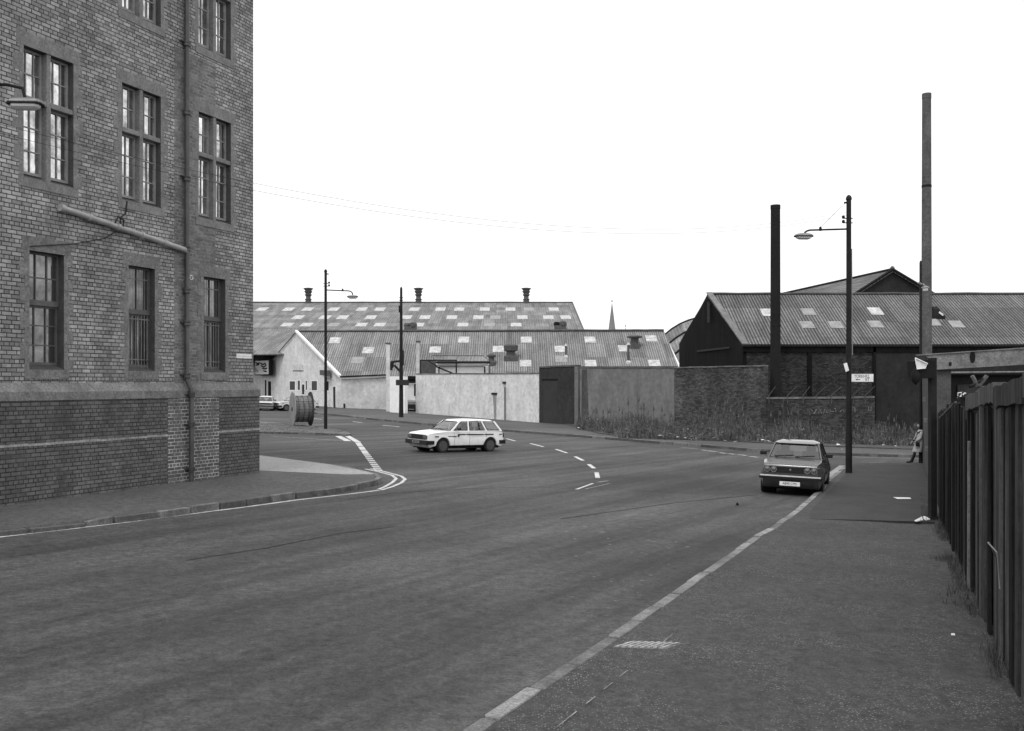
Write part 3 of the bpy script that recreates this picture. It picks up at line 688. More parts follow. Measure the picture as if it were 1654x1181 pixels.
q = [on_line(x,y)+n_out*.2 for x, y in ((526,598),(536,598),(538,607),(526,606))]; MB().slab(q, n_out*.5).build('housing', m_vent, t); q = [on_line(x,y)+n_out*.2 for x, y in ((526,607),(536,608),(536,610),(526,609))]; MB().slab(q, n_out*.4).build('lens', m_enamelg, t)
# notice box hung on the left end
t = thing('hanging_sign', 'square white sign board with dark frame on the harled wall left of the gable', 'sign', tuple(on_line(435,595)))
q = [on_line(x,y)+n_out*.5 for x, y in ((422,581.5),(447,580),(447,606.5),(422,606.5))]; MB().slab(q, n_out*.35).build('frame', m_dark, t)
q = [on_line(x,y)+n_out*.86 for x, y in ((423.5,583.2),(445,582.5),(445,604.5),(423.5,605))]; MB().slab(q, n_out*.05).build('board', m_enamelg, t)
for ws in ([(425,586),(428,587.5),(431,586.5)], [(426,590),(430,589)], [(433,587),(436,589),(441,587.5)], [(434,591),(438,593),(442,590)], [(436,595),(440,596),(443,595)], [(438,599),(442,600.5)]):
    q = [on_line(x,y)+n_out*.94 for x, y in ws]; MB().tube(q, .085, 5).build('brush_lettering', m_black, t)
# annexe roof rising behind that end
RA = RoofPlane(P(380,531,127), (1,0,0), P(420,531,127)-P(420,600,116.5))
an = thing('annexe_roof', 'corrugated lower roof rising behind the sign at the far left', 'roof', (-30, 120, 0))
RA.slab('sheets', [(380,529),(486,529),(455,577),(445,590),(432,598),(380,600)], m_roofB, an)
for x, y, wd, ht in ((417,552,2.0,3.4), (426,592,3.2,2.6), (473,545,2.0,1.6)): RA.lights('rooflight', [(x,y)], wd, ht, an, m_rl)
# rooflights of the front shed
for x, y in ((541,550),(595,566),(577,582),(749,549),(703,565),(805,564),(850,549),(849,587),(953,549),(1052,547),(1008,563),(954,587),(1057,587),(905,564),(906,580)):
    RF.lights('rooflight', [(x,y)], 1.25, 1.5, fs, m_rl if y not in (580,582) else m_rl2)
# vents on the front roof
def pipe_vent(label, px, py, h, r, cap=True, mt=m_vent):
    t = thing('flue_pipe', label, 'flue', tuple(RF.w(px,py)), None)
    MB().lathe((0,0,0), [(r*2.4,-.3),(r*2.4,.05),(r*1.2,.25)], 10).build('flashing', m_rl, t, world=False)
    MB().lathe((0,0,0), [(r,-.2),(r,h),(r*1.05,h)], 10).build('pipe', mt, t, world=False, smooth=True)
    if cap: MB().lathe((0,0,h), [(r*1.7,0),(r*1.7,.06),(r*.4,.3)], 10).build('cap', mt if mt != m_vent else m_rl, t, world=False)
pipe_vent('thin flue pipe with pale cap above the dark doorway wall', 914, 577, 1.2, .11)
pipe_vent('flue pipe rising from a white flashing near the right end of the shed roof', 1015, 586, 1.9, .14)
t = thing('roof_vent', 'big dark round roof fan above the white yard wall', 'ventilator', tuple(RF.w(825,580)), 'fans on the front shed roof')
MB().box(-.75,.75,-.5,.6,-.6,.35).build('base', m_vent, t, world=False, bevel=.08); MB().lathe((0,0,.3), [(.5,0),(.45,.5),(.75,.62),(.8,1.15),(.62,1.3)], 16).build('cowl', m_vent, t, world=False, smooth=True)
t = thing('roof_vent', 'wide capped roof vent at the ridge near the right end of the front shed', 'ventilator', tuple(RF.w(1025,560)), 'fans on the front shed roof')
MB().box(-.5,.5,-.5,.6,-.6,.3).build('base', m_vent, t, world=False); MB().lathe((0,0,.3), [(.45,0),(.42,.6),(.85,.72),(.85,.86),(.5,.98)], 16).build('cowl', m_vent, t, world=False, smooth=True)
t = thing('roof_vent', 'small roof cowl beside the white lean-to roof', 'ventilator', tuple(RF.w(794,588)), 'fans on the front shed roof')
MB().lathe((0,0,0), [(.5,-.4),(.5,.2),(.3,.35),(.3,.7),(.48,.8),(.48,.95),(.2,1.15)], 12).build('cowl', m_vent, t, world=False, smooth=True)

# ================================================================ YARD WALLS ALONG THE STREET
def wall(name, label, mt, a, b_, ta, tb, thick=.3, cope=True, low=-.5, cat='wall', cm=m_cope, ch=.12, co=.05):
    """a, b_: base pixels left and right; ta, tb: pixel height of the top"""
    A = G(*a); Bp = G(*b_); TA = P(a[0], ta, A.y); TB = P(b_[0], tb, Bp.y)
    t = thing(name, label, cat, (A.x, A.y, A.z)); n = Vector((-(Bp-A).y, (Bp-A).x, 0)).normalized(); n = n if n.y > 0 else -n
    d = n*thick
    MB().slab([A+Vector((0,0,low)), Bp+Vector((0,0,low)), TB, TA], d).build('wall', mt, t)
    if cope:
        e = (Bp-A).normalized()*co; b = MB(); L = (TB-TA).length; k = max(1, int(L/1.1))
        for i in range(k):
            p = TA+(TB-TA)*(i/k); q = TA+(TB-TA)*((i+.985)/k); z = Vector((0,0,random.uniform(0,.015)))
            b.slab([p-n*co+z, q-n*co+z, q-n*co+z+Vector((0,0,ch)), p-n*co+z+Vector((0,0,ch))], n*(thick+2*co))
        b.build('coping', cm, t)
    return t, A, Bp, TA, TB, n
random.seed(21)
# white gate pier and narrow white wall
def pier(label, x0, x1, yb, yt, Y, mt=m_white):
    t = thing('gate_pier', label, 'pier', (P(x0,yb,Y).x, Y, 0), 'white piers by the yard gate')
    a = P(x0,yb,Y); c = P(x1,yb,Y); zt = P(x0,yt,Y).z
    MB().box(a.x, c.x, Y, Y+.35, -.6, zt).build('shaft', mt, t); MB().box(a.x-.05, c.x+.05, Y-.05, Y+.4, zt, zt+.15).build('cap', m_vent, t)
pier('tall harled pier rising in front of the roof at the left of the yard gate', 623.5, 629.5, 667, 556, 92.5, m_harlw)
pier('short pale pier standing above the left end of the long white wall', 672.3, 677.5, 603, 553, 92.5, m_harlw2)
wall('white_wall', 'narrow smooth white wall between the harled pier and the yard gate', m_white, (629.5,668), (654,670), 608, 608, cope=False)
t_ = thing('steel_bracket', 'dark steel frame bracket over the narrow white wall', 'bracket', (P(632,590,92).x, 92, 4))
b = MB()
for p, q in (((631,585),(648,583)), ((632,586),(632,598)), ((637,590),(650,604))): b.tube([P(*p,91.5), P(*q,91.5)], .12, 6)
b.slab([P(630.5,585,91.4), P(636,585,91.4), P(636,593,91.4), P(630.5,599,91.4)], (0,.05,0)); b.build('frame', m_post, t_)
t_ = thing('yard_door', 'white panelled doors in the gateway above the parked dark car', 'door', (P(655,610,97).x, 97, 0))
MB().slab([P(652,617,96.6), P(675,617,96.6), P(675,668,96.6), P(652,668,96.6)], (0,.2,0)).build('panel', m_white, t_)
MB().slab([P(652,607.5,93), P(674,607.5,93), P(674,612.5,93), P(652,612.5,93)], (0,.3,0)).build('lintel', m_dark, t_)
MB().tube([P(655,617.5,96.4), P(674,617.5,96.4)], .09, 5).tube([P(670.3,620,96.4), P(670.3,640,96.4)], .1, 5).tube([P(654,620,96.4), P(654,640,96.4)], .05, 5).build('rail', m_dark, t_)
wt, A, Bp, TA, TB, n = wall('harled_wall', 'long whitish harled yard wall behind the white estate car', m_harlw, (671.5,669.5), (870.5,685.5), 605, 604, cm=mat('dirty_coping', .12, .7, .9), ch=.10)
def on_wall(A, Bp, px, py, o=0, n=n):
    k = (px-CX)/F; d = Bp-A; t = (A.x-k*A.y)/(k*d.y-d.x); q = A+d*t; return Vector((q.x, q.y, CH+(HZ-py)/F*q.y))-n*o
b = MB(); b.slab([on_wall(A,Bp,x,y,.01) for x, y in ((794.5,634.5),(803,634.5),(803,637.5),(794.5,637.5))], -n*.06); b.build('slot_lintel', m_dark, wt)
b = MB(); b.slab([on_wall(A,Bp,x,y,.003) for x, y in ((796,637.5),(802,637.5),(801.5,680),(798.5,680))], -n*.006); b.build('recess_strip', mat('recess_strip', .26, .3, 1.5), wt)  # flat strip painted darker in place of the door recess
b = MB().tube([on_wall(A,Bp,817,625,.1), on_wall(A,Bp,817,683,.1)], .05, 6); b.slab([on_wall(A,Bp,x,y,.02) for x, y in ((813.5,616.5),(817.5,616.5),(817.5,620),(813.5,620))], -n*.12); b.build('pipe_and_box', m_rend, wt)
wt, A, Bp, TA, TB, n = wall('rendered_wall', 'dark rendered yard wall with a blocked doorway beside the white wall', m_rend, (871,685.5), (931,689.5), 594.5, 592, thick=.5)
b = MB(); b.slab([on_wall(A,Bp,x,y,.004,n) for x, y in ((878,613.5),(900,613.5),(900,686.5),(878,685.5))], -n*.004); b.build('blocked_doorway', mat('doorway_render', .034, .15, 1.2), wt)
b = MB(); b.slab([on_wall(A,Bp,x,y,.006,n) for x, y in ((876,612),(901,612),(901,613.6),(876,613.6))], -n*.06); b.build('lintel', m_dark, wt)
b = MB().slab([on_wall(A,Bp,x,y,-.05,n) for x, y in ((931.2,592),(937,592),(937,690),(931.2,690))], -n*.3); b.build('pilaster', m_harlg, wt)
wt, A, Bp, TA, TB, n = wall('harled_wall', 'grey harled yard wall above the weeds, left of the brick wall', m_harlg, (937,690.5), (1089,703), 594.5, 594.5)
b = MB(); b.slab([on_wall(A,Bp,x,y,.003,n) for x, y in ((940,597),(948,597),(950,640),(951,692),(939,691))], -n*.004); b.build('wet_stain', mat('wet_stain', .065, .4, 1.2, fine=.2, fsc=9), wt)
wt, A, Bp, TA, TB, n = wall('brick_wall', 'tall sooty brick yard wall between the grey harling and the black stack', m_yardb, (1089.5,703), (1237,713), 595, 592, cm=m_kerbd, ch=.08)
wt, A, Bp, TA, TB, n = wall('brick_wall', 'low dark brick wall with leaning wire brackets under the dark shed', m_yardlow, (1237.5,713), (1413,720.5), 645, 643.5, cm=m_kerbd, ch=.12)
for x in (1242, 1272, 1297, 1318, 1343, 1378, 1397):
    t = thing('wire_bracket', 'rusty iron bracket on the low brick wall, '+{1242:'leftmost, beside the black stack',1272:'second from the black stack',1297:'third from the black stack',1318:'fourth from the black stack',1343:'just left of the right lamp post',1378:'just right of the right lamp post',1397:'rightmost, under the street sign'}[x], 'bracket', tuple(on_wall(A,Bp,x,641,0,n)), 'iron brackets along the low brick wall')
    p = on_wall(A,Bp,x,652,.08,n); q = on_wall(A,Bp,x,639,.08,n); r_ = q+Vector((random.uniform(.25,.5),-.35,.55)); MB().tube([p, q, r_], .03, 5).build('bar', m_stackr, t)
b = MB()
for k in (.4, .75, 1): 
    pts = []
    for x in range(1242, 1404, 8): q = on_wall(A,Bp,x,639,.08,n); pts.append(q+Vector((.4,-.35,.55))*k+Vector((0,0,.06*math.sin(x))))
    b.tube(pts, .008, 4)
t = b.build('barbed_wire', m_post); tag(t, 'thin wire strands running along the brackets over the low brick wall', 'wire')
# painted scrawl on the low wall (not legible in the photograph either)
sc = thing('graffiti', 'row of faint white painted letters on the low dark brick wall', 'graffiti', tuple(on_wall(A,Bp,1350,664,0,n)))
gx = {1: [[(1309,660),(1313,665)], [(1315,668),(1319,661)], [(1313,668),(1317,667)]], 2: [[(1322,668),(1324,661),(1327,668)]], 3: [[(1330,668),(1332,661),(1335,664),(1336,668)]], 4: [[(1341,661),(1341,665),(1347,665)]], 5: [[(1347,660),(1350,660)], [(1350,661),(1350,666)]], 6: [[(1357,665),(1362,661),(1363,666)]], 7: [[(1377,659),(1381,659),(1381,666)]], 8: [[(1403,657),(1403,664),(1407,664),(1407,657)]]}
for k, ls in gx.items():
    b = MB()
    for l in ls: b.tube([on_wall(A,Bp,x,y,.004,n) for x, y in l], .022, 4)
    b.build('letter', mat('faded_white_paint', .2, .4, 5), sc)

# ================================================================ DARK SHED ON THE RIGHT
YE, YR2 = 62.0, 68.5
RR = RoofPlane(P(1142,475.5,YR2), (1,0,0), P(1142,475.5,YR2)-P(1142,556,YE)); RR = RoofPlane(P(1142,475.5,YR2), (1,0,0), Vector((0, YR2-YE, P(0,475.5,YR2).z-P(0,556,YE).z)))
ds = thing('dark_shed', 'dark corrugated roofed shed with black gable at the right', 'warehouse', (25, 64, 0))
apx = P(1142,475.5,YR2); er2 = P(1200,556,YE); XE = 48.0
RR.slab('roof', [(1142,475.5),(1142,475.5)][:1]+[(Vector((XE,YR2,apx.z)),0),(Vector((XE,YE,er2.z)),0),(1200,556)], m_roofR, ds, t=.1)
b = MB().tube(ridge_pt(apx+Vector((0,-.05,.05)), Vector((XE,YR2-.05,apx.z+.05)), 30), .09, 6); b.build('ridge_capping', m_vent, ds)
b = MB(); b.slab([P(1141,474,YR2-.05), P(1199,557,YE-.05), P(1199,557,YE-.05)+Vector((.42,0,.0)), P(1141,474,YR2-.05)+Vector((.42,0,0))], (0,0,.09)); b.build('verge_board', mat('weathered_verge', .16, .3, 2), ds)
gb = P(1097,556,76.0); glf = Vector((gb.x, 76.0, -.8))
gz_ = [Vector((er2.x,YE,-.8)), er2+Vector((0,.02,-.1)), apx+Vector((0,0,-.12)), P(1131,499,70.3), P(1113,527,73), gb, glf]
b = MB(); b.slab(gz_, (.25,0,0)); b.build('gable', m_tar, ds, tri=True)
b = MB(); b.slab([apx+Vector((0,0,-.13)), P(1131,499,70.3)+Vector((0,0,-.01)), P(1097,556,76), Vector((XE,76,gb.z)), Vector((XE,YR2,apx.z-.13))], (0,0,.1)); b.build('back_roof', m_roofR, ds, tri=True)
b = MB(); b.slab([P(1145,488,68.0)+Vector((-.12,0,0)), P(1148,489,67.6)+Vector((-.12,0,0)), P(1148,521,67.6)+Vector((-.12,0,0)), P(1145,521,68.0)+Vector((-.12,0,0))], (.05,0,0)); b.build('gable_strut', m_rend, ds)
b = MB(); b.slab([P(1128,566,71)+Vector((-.12,0,0)), P(1180,560,64)+Vector((-.12,0,0)), P(1180,563,64)+Vector((-.12,0,0)), P(1128,569,71)+Vector((-.12,0,0))], (.05,0,0)); b.build('gable_rail', m_rend, ds)
def rw(x0, x1, y0, y1, off, name, mt, th=.3):
    a = P(x0,y0,YE-off); c = P(x1,y1,YE-off); MB().box(a.x, c.x, YE-off, YE-off+th, c.z, a.z).build(name, mt, ds)
xa = er2.x
MB().box(xa+.02, P(1304,0,YE).x, YE+.02, YE+.4, -.9, er2.z-.12).build('wall', m_tarb, ds)
MB().box(P(1304,0,YE).x, P(1311,0,YE).x, YE-.08, YE+.4, -.9, er2.z-.12).build('pilaster', m_tar, ds)
MB().box(P(1311,0,YE).x, P(1409.5,0,YE).x, YE+.03, YE+.4, -.9, er2.z-.12).build('wall', m_tarb, ds)
MB().box(P(1409.5,0,YE).x, P(1414,0,YE).x, YE-.1, YE+.4, -.9, er2.z-.12).build('downpipe', m_tar, ds)
MB().box(P(1414,0,YE).x, XE, YE-.03, YE+.4, -.9, er2.z-.12).build('rendered_wall', m_tarb2, ds)
MB().box(er2.x-.1, XE, YE-.22, YE-.04, er2.z-.16, er2.z-.02).build('gutter', m_post, ds)
MB().box(er2.x, XE, YE-.10, YE-.04, er2.z-.52, er2.z-.16).build('fascia', m_tar, ds)
for x, y, m_ in ((1240,505,m_rl),(1306,504,m_rl2),(1304,525,m_rl2),(1350,525,m_rl2),(1414,503,m_rl),(1414,524,m_rl2),(1506,521,m_rl2),(1545,524,m_rl2),(1200,505,m_roofR),(1363,503,m_roofR)): 
    if m_ is not m_roofR: RR.lights('rooflight', [(x,y)], .88, 1.12 if m_ is m_rl else 1.0, ds, m_)
t = thing('roof_vent', 'dark hooded vent on the right shed roof just right of the tall rusty stack', 'ventilator', tuple(RR.w(1513,512)))
MB().box(-.45,.45,-.3,.5,-.3,.05).build('base', m_stackd, t, world=False); MB().hexa([(-.3,-.2,.05),(.3,-.2,.05),(.3,.4,.05),(-.3,.4,.05)], [(-.2,0,.55),(.2,0,.55),(.2,.3,.75),(-.2,.3,.75)]).build('hood', m_stackd, t, world=False); MB().obox((.0,-.32,.25), (.28,0,-.2), (0,.02,0), (.05,0,.12)).build('flap', m_enamelg, t, world=False)
# larger roof behind, with its gable end
hb = thing('hall_roof', 'higher hall with dark triangular gable behind the right shed', 'warehouse', (40, 95, 0))
apg = P(1440,437,92); gl_, gr_ = P(1378,477,92), P(1492,468,92); lf = P(1255,476,112)
gb1 = apg+(gl_-apg)*1.5; gb2 = apg+(gr_-apg)*1.5
MB().slab([gb1, apg, gb2, Vector((gb2.x,92,0)), Vector((gb1.x,92,0))], (0,.3,0)).build('gable', m_tarb2, hb, tri=True)
dv = P(1256,477,125)-apg; e2 = gb1+Vector((dv.x*1.0, dv.y, 0))
MB().slab([apg+Vector((0,-.3,.05)), gb1+Vector((0,-.3,.05)), gb1+Vector((dv.x*1.6,dv.y*1.4,-2.2)), P(1256,477,125)], (0,0,-.25)).build('roof', m_roofR2, hb, tri=False)
MB().slab([apg+Vector((0,-.3,.05)), gb2+Vector((0,-.3,.05)), gb2+Vector((10,33,-3)), P(1256,477,125)+Vector((6,0,0))], (0,0,-.2)).build('back_roof', m_roofR2, hb)
MB().tube([apg+Vector((0,-.32,.08)), gb1+Vector((0,-.32,.08))], .14, 6).tube([apg+Vector((0,-.32,.08)), gb2+Vector((0,-.32,.08))], .14, 6).tube([apg+Vector((0,-.3,.1)), P(1256,476,125)], .14, 6).build('verge', m_stackd, hb)
MB().lathe(apg+Vector((0,-.2,0)), [(.2,0),(.25,.2),(.1,.4)], 8).build('finial', m_vent, hb)
# curved roof showing between the two sheds
cr = thing('curved_roof', 'low curved sheet roof showing between the two sheds', 'roof', (22, 118, 0))
b = MB(); prof = [(1074,541),(1085,532),(1098,524),(1112,518),(1126,514),(1142,512)]
up_ = [P(x,y,115) for x, y in prof]; b.add(up_+[p+Vector((.6,-9,-4.6)) for p in up_]+[p+Vector((.6,-9,-9)) for p in up_], [[i,i+1,i+7,i+6] for i in range(5)]+[[i+6,i+7,i+13,i+12] for i in range(5)])
b.build('sheets', m_roofB, cr)
b = MB()
for k in (.25, .55, .85): b.tube([p+Vector((.6,-9,-4.6))*k+Vector((0,-.1,.05)) for p in up_], .12, 5)
b.tube([p+Vector((0,0,.05)) for p in up_], .12, 5); b.build('roof_ribs', m_stackd, cr)
# distant spires
for nm, lab, x, yt, Y, r, sub in (('church_spire', 'slender pointed church spire far away between the sheds', 988.5, 487, 420, 1.75, 1), ('church_spire', 'tiny distant spire tip just right of the tall church spire', 1010, 527, 500, .5, 0)):
    top = P(x, yt, Y); t = thing(nm, lab, 'church', (top.x, Y, 0))
    MB().lathe((0,0,0), [(r,top.z-14 if sub else top.z-4),(.06,top.z-.5),(.05,top.z)], 8).build('spire', m_spire, t, world=False)
    MB().box(-r*1.25,r*1.25,-r*1.25,r*1.25,0,top.z-(14 if sub else 4)).build('tower', m_spire, t, world=False)
    MB().lathe((0,0,top.z-.3), [(.15,0),(.3,.4),(.05,1.0)], 6).build('finial', m_stackd, t, world=False)
# lean-to with white boarding and steel frame behind the white wall
lt = thing('lean_to', 'white boarded lean-to with thin dark steel frame behind the white yard wall', 'shed', (-5, 95, 0))
YL = 92.5
def lq(b, x0, x1, y0, y1, Y, th): b.slab([P(x0,y0,Y), P(x1,y0,Y), P(x1,y1,Y), P(x0,y1,Y)], (0,th,0))
b = MB(); lq(b, 704, 790, 587, 615, YL-.35, .2); b.build('boarding', m_white, lt)
b = MB(); b.slab([P(697,576,YL+2.5), P(780,576,YL+2.5), P(791,584.5,YL-.5), P(706,584.5,YL-.5)], (0,0,.08)); b.build('roof', m_roofB, lt)
b = MB().tube([P(697,575.5,YL+2.5), P(780,575.5,YL+2.5)], .09, 5).tube([P(780,575.5,YL+2.5), P(791,584.5,YL-.6)], .07, 5); b.build('roof_edge', m_stackd, lt)
b = MB(); lq(b, 679, 704, 583, 606, YL+.2, .2); b.build('dark_screen', m_vent, lt)
b = MB(); yy = YL-.7
for p, q, r_ in (((678,582),(738,582),.1), ((737,582),(737,603),.12), ((704,585.8),(791,585.8),.14), ((704,590),(789,590),.06), ((709,592.5),(783,592.5),.08), ((709,592),(709,603),.1), ((783,592),(783,603),.12), ((790,590),(790,603),.08), ((704,592),(731,603),.12), ((679,583),(679,604),.08), ((692,583),(706,592),.07)): b.tube([P(*p,yy), P(*q,yy)], r_*.62, 5)
b.build('steel_frame', m_stackd, lt)

# ================================================================ STACKS
def stack(label, px0, px1, pyt, Y, mt, bands=(), taper=1.0, cap=True):
    r = (px1-px0)/2/F*Y; c = P((px0+px1)/2, pyt, Y); t = thing('steel_stack', label, 'chimney', (c.x, Y, gz(c.x,Y)-.3))
    h = c.z-t.location.z
    MB().lathe((0,0,0), [(r*taper,0),(r,h-.25),(r*1.05,h-.25),(r*1.05,h),(r*.8,h),(r*.78,h-1.0)], 24).build('shaft', mt, t, world=False, smooth=True)
    for z in bands: MB().lathe((0,0,z-t.location.z), [(r*1.02,-.06),(r*1.12,-.05),(r*1.12,.05),(r*1.02,.06)], 24).build('band', m_stackd, t, world=False)
    return t
stack('black steel stack rising in front of the dark shed', 1245, 1260, 331.5, 60.3, m_stackd, (6.5,), 1.12)
YS = 47.0
stack('tall rusty grey steel stack near the right edge', 1489.8, 1503.6, 151.5, YS, m_stackr, (P(0,301,YS).z, P(0,530,YS).z), 1.25)

# ================================================================ LAMP POSTS, POLES, WIRES
def lantern(parent, c, ax, sc=1.0):
    """c: top centre of the lantern, ax: unit vector along its length (world axes, parent unrotated)"""
    ax = Vector(ax).normalized(); sdv = ax.cross(Vector((0,0,1))).normalized(); c = Vector(c)
    def ring(l, w_, z): return [c+ax*l*a+sdv*w_*b_+Vector((0,0,z)) for a, b_ in ((-1,-.5),(-.8,-1),(.8,-1),(1,-.5),(1,.5),(.8,1),(-.8,1),(-1,.5))]
    def loft(rs):
        b = MB(); n = 8
        b.v = [p for r_ in rs for p in r_]; b.f = [[i*n+k, i*n+(k+1) % n, (i+1)*n+(k+1) % n, (i+1)*n+k] for i in range(len(rs)-1) for k in range(n)]+[list(range(n))[::-1], [(len(rs)-1)*n+k for k in range(n)]]
        return b
    a = .31*sc
    loft([ring(a*.3,.05*sc,0), ring(a*.85,.11*sc,-.03*sc), ring(a,.14*sc,-.07*sc), ring(a,.14*sc,-.10*sc)]).build('lamp_hood', m_lampm, parent, world=False, bevel=.008)
    loft([ring(a*.86,.115*sc,-.10*sc), ring(a*.80,.11*sc,-.17*sc), ring(a*.55,.07*sc,-.21*sc)]).build('lamp_bowl', m_diff, parent, world=False, smooth=True)
    loft([ring(a*1.03,.15*sc,-.095*sc), ring(a*1.03,.15*sc,-.125*sc), ring(a*.9,.12*sc,-.125*sc)]).build('rim', m_post, parent, world=False)
def lamp_post(label, base, top, r0, r1, arm, insul=True):
    t = thing('street_lamp', label, 'street lamp', tuple(base)); h = top-base.z
    lean = Vector((-.004*h, 0, h))
    def at(z): return lean*(z/h)
    MB().tube([at(-.3), at(h*.16), at(h*.165), at(h)], r0, 14, None).build('post', m_post, t, world=False, smooth=True) if r0 == r1 else MB().lathe((0,0,0), [(r0,-.3),(r0*.98,1.3),(r0*.86,1.42),(r1*1.06,h*.55),(r1,h)], 14).build('post', m_post, t, world=False, smooth=True)
    MB().lathe((0,0,h), [(r1*1.25,-.06),(r1*1.25,0),(r1*.9,.07),(r1*.3,.11)], 12).build('cap', m_post, t, world=False, smooth=True)
    az, al, dx, dy, drop, sc = arm                       # arm height, length, direction, drop, lantern scale
    d = Vector((dx,dy,0)).normalized(); z0 = az-base.z; z1 = z0-.07
    e = d*al+Vector((0,0,z1)); pts = [Vector((0,0,z0)), d*(al-.22)+Vector((0,0,z1+.01))]
    for k in range(1, 7): a = k/6*math.pi/2; pts.append(d*(al-.22+.22*math.sin(a))+Vector((0,0,z1-.2+.2*math.cos(a))))
    pts.append(e+Vector((0,0,-drop)))
    MB().tube(pts, .032, 8).build('arm', m_post, t, world=False, smooth=True)
    q = d*al*.63+Vector((0,0,z0-.03)); MB().tube([d*.1+Vector((0,0,h-.16)), q+Vector((0,0,.08))], .007, 5).build('stay_wire', m_post, t, world=False)
    MB().lathe(q, [(.05,-.05),(.05,.06),(.03,.10)], 8).build('clamp', m_post, t, world=False)
    MB().tube([Vector((0,0,h-.16)), d*.17+Vector((0,0,h-.17))], .035, 6).build('stay_bracket', m_post, t, world=False)
    lantern(t, e+Vector((0,0,-drop+.02)), d, sc)
    if insul:
        for z in (z0+.22, z0+.38): MB().tube([d*-.14+Vector((0,0,z)), d*.2+Vector((0,0,z))], .02, 6).lathe(d*.2+Vector((0,0,z)), [(.02,-.02),(.05,0),(.06,.05),(.04,.10)], 8).build('insulator', m_post, t, world=False)
    return t
bR = G(1371,763,KD+.05); YRp = bR.y
tR = CH+300/F*YRp
lampR = lamp_post('tall dark street lamp beside the parked saloon, arm over the road', bR, tR, .115, .085, (CH+(HZ-370)/F*YRp, (1367-1292)/F*YRp, -1, -.08, .12, 1.05))
bL = G(526,693,VD)
lamp_post('tall dark street lamp on the verge next to the cable drum', bL, CH+(HZ-438)/F*bL.y, .10, .075, (CH+(HZ-468.5)/F*bL.y, (570-526)/F*bL.y, 1, -.05, .25, 1.0), True)
# boards on the right lamp post
t = thing('direction_sign', 'white street sign board with arrow fixed to the right lamp post', 'sign', tuple(P(1393,610.5,YRp-.05)))
hw = 17.5/F*YRp; hh = 6.2/F*YRp
MB().box(-hw,hw,-.012,.012,-hh,hh).build('board', m_enamel, t, world=False, bevel=.004)
MB().box(-hw-.16,-hw+.1,.014,.04,hh*.3,hh*.3+.04).build('bracket', m_post, t, world=False)
b = MB().box(-hw,hw,-.011,.013,hh,hh+.012).box(-hw,hw,-.011,.013,-hh-.012,-hh).box(hw,hw+.012,-.011,.013,-hh-.012,hh+.012); b.build('edging', m_lampm, t, world=False)
def text(s, size, mt, parent, loc, rot=(math.pi/2,0,0), name='lettering', depth=.001):
    cu = bpy.data.curves.new(name, 'FONT'); cu.body = s; cu.size = size; cu.align_x = 'CENTER'; cu.align_y = 'CENTER'; cu.extrude = depth
    tmp = bpy.data.objects.new(name, cu); me = bpy.data.meshes.new_from_object(tmp); bpy.data.objects.remove(tmp); bpy.data.curves.remove(cu)
    me.materials.append(mt); o = bpy.data.objects.new(name, me); C.objects.link(o); o.parent = parent; o.location = loc; o.rotation_euler = rot; return o
o = text('YORKHILL', .155, m_black, t, (-.02,-.0145,.055)); o.scale = (.78,1,1); o = text('ST', .145, m_black, t, (.17,-.0145,-.065))
b = MB(); b.slab([Vector(p) for p in ((-.25,-.0135,-.06),(-.19,-.0135,-.025),(-.19,-.0135,-.048),(-.09,-.0135,-.048),(-.09,-.0135,-.072),(-.19,-.0135,-.072),(-.19,-.0135,-.095))], (0,-.002,0)); b.build('arrow', m_black, t, world=False, tri=True)
t = thing('reflector_board', 'small tilted white board on the left side of the right lamp post', 'sign', tuple(P(1367,593,YRp-.1)))
q = [P(x,y,YRp-.14) for x, y in ((1362.5,587.5),(1368,586),(1371.5,598.3),(1366.3,601))]; MB().slab(q, (.0,.02,0)).build('board', m_enamel, t)
q = [P(x,y,YRp-.11) for x, y in ((1361.5,587),(1368.5,585),(1372.5,599),(1366,602.5))]; MB().slab(q, (.0,.03,0)).build('backing', m_black, t)
MB().tube([P(1370,593,YRp), P(1367,593,YRp-.1)], .03, 6).build('bracket', m_post, t)
# slim conduit up the post
MB().tube([Vector((.1,-.02,8.0)), Vector((.115,-.03,4.2))], .018, 6).build('conduit', m_lampm, lampR, world=False)
# telegraph pole with a plate across it
bT = G(648,674,FD); hT = CH+(HZ-466)/F*bT.y-bT.z
t = thing('telegraph_pole', 'thin dark pole with a plate across it in front of the far yard gate', 'pole', tuple(bT))
MB().lathe((0,0,0), [(.19,-.3),(.17,1.5),(.12,hT*.7),(.10,hT),(.03,hT+.15)], 12).build('pole', m_post, t, world=False, smooth=True)
px_ = lambda x: (x-648)/F*bT.y
pz_ = lambda y: CH+(HZ-y)/F*bT.y-bT.z
MB().box(px_(640),px_(661),-.28,-.24,pz_(622.5),pz_(613.5)).build('plate', m_rend, t, world=False)
MB().box(px_(644.5),px_(648),-.28,.1,pz_(505),pz_(494)).build('junction_box', m_post, t, world=False)
MB().box(px_(649),px_(652.5),-.25,.1,pz_(590),pz_(566)).build('cable_box', m_post, t, world=False)
for y in (481, 485, 489): MB().tube([(px_(645),0,pz_(y)), (px_(651),0,pz_(y))], .035, 5).build('step', m_post, t, world=False)
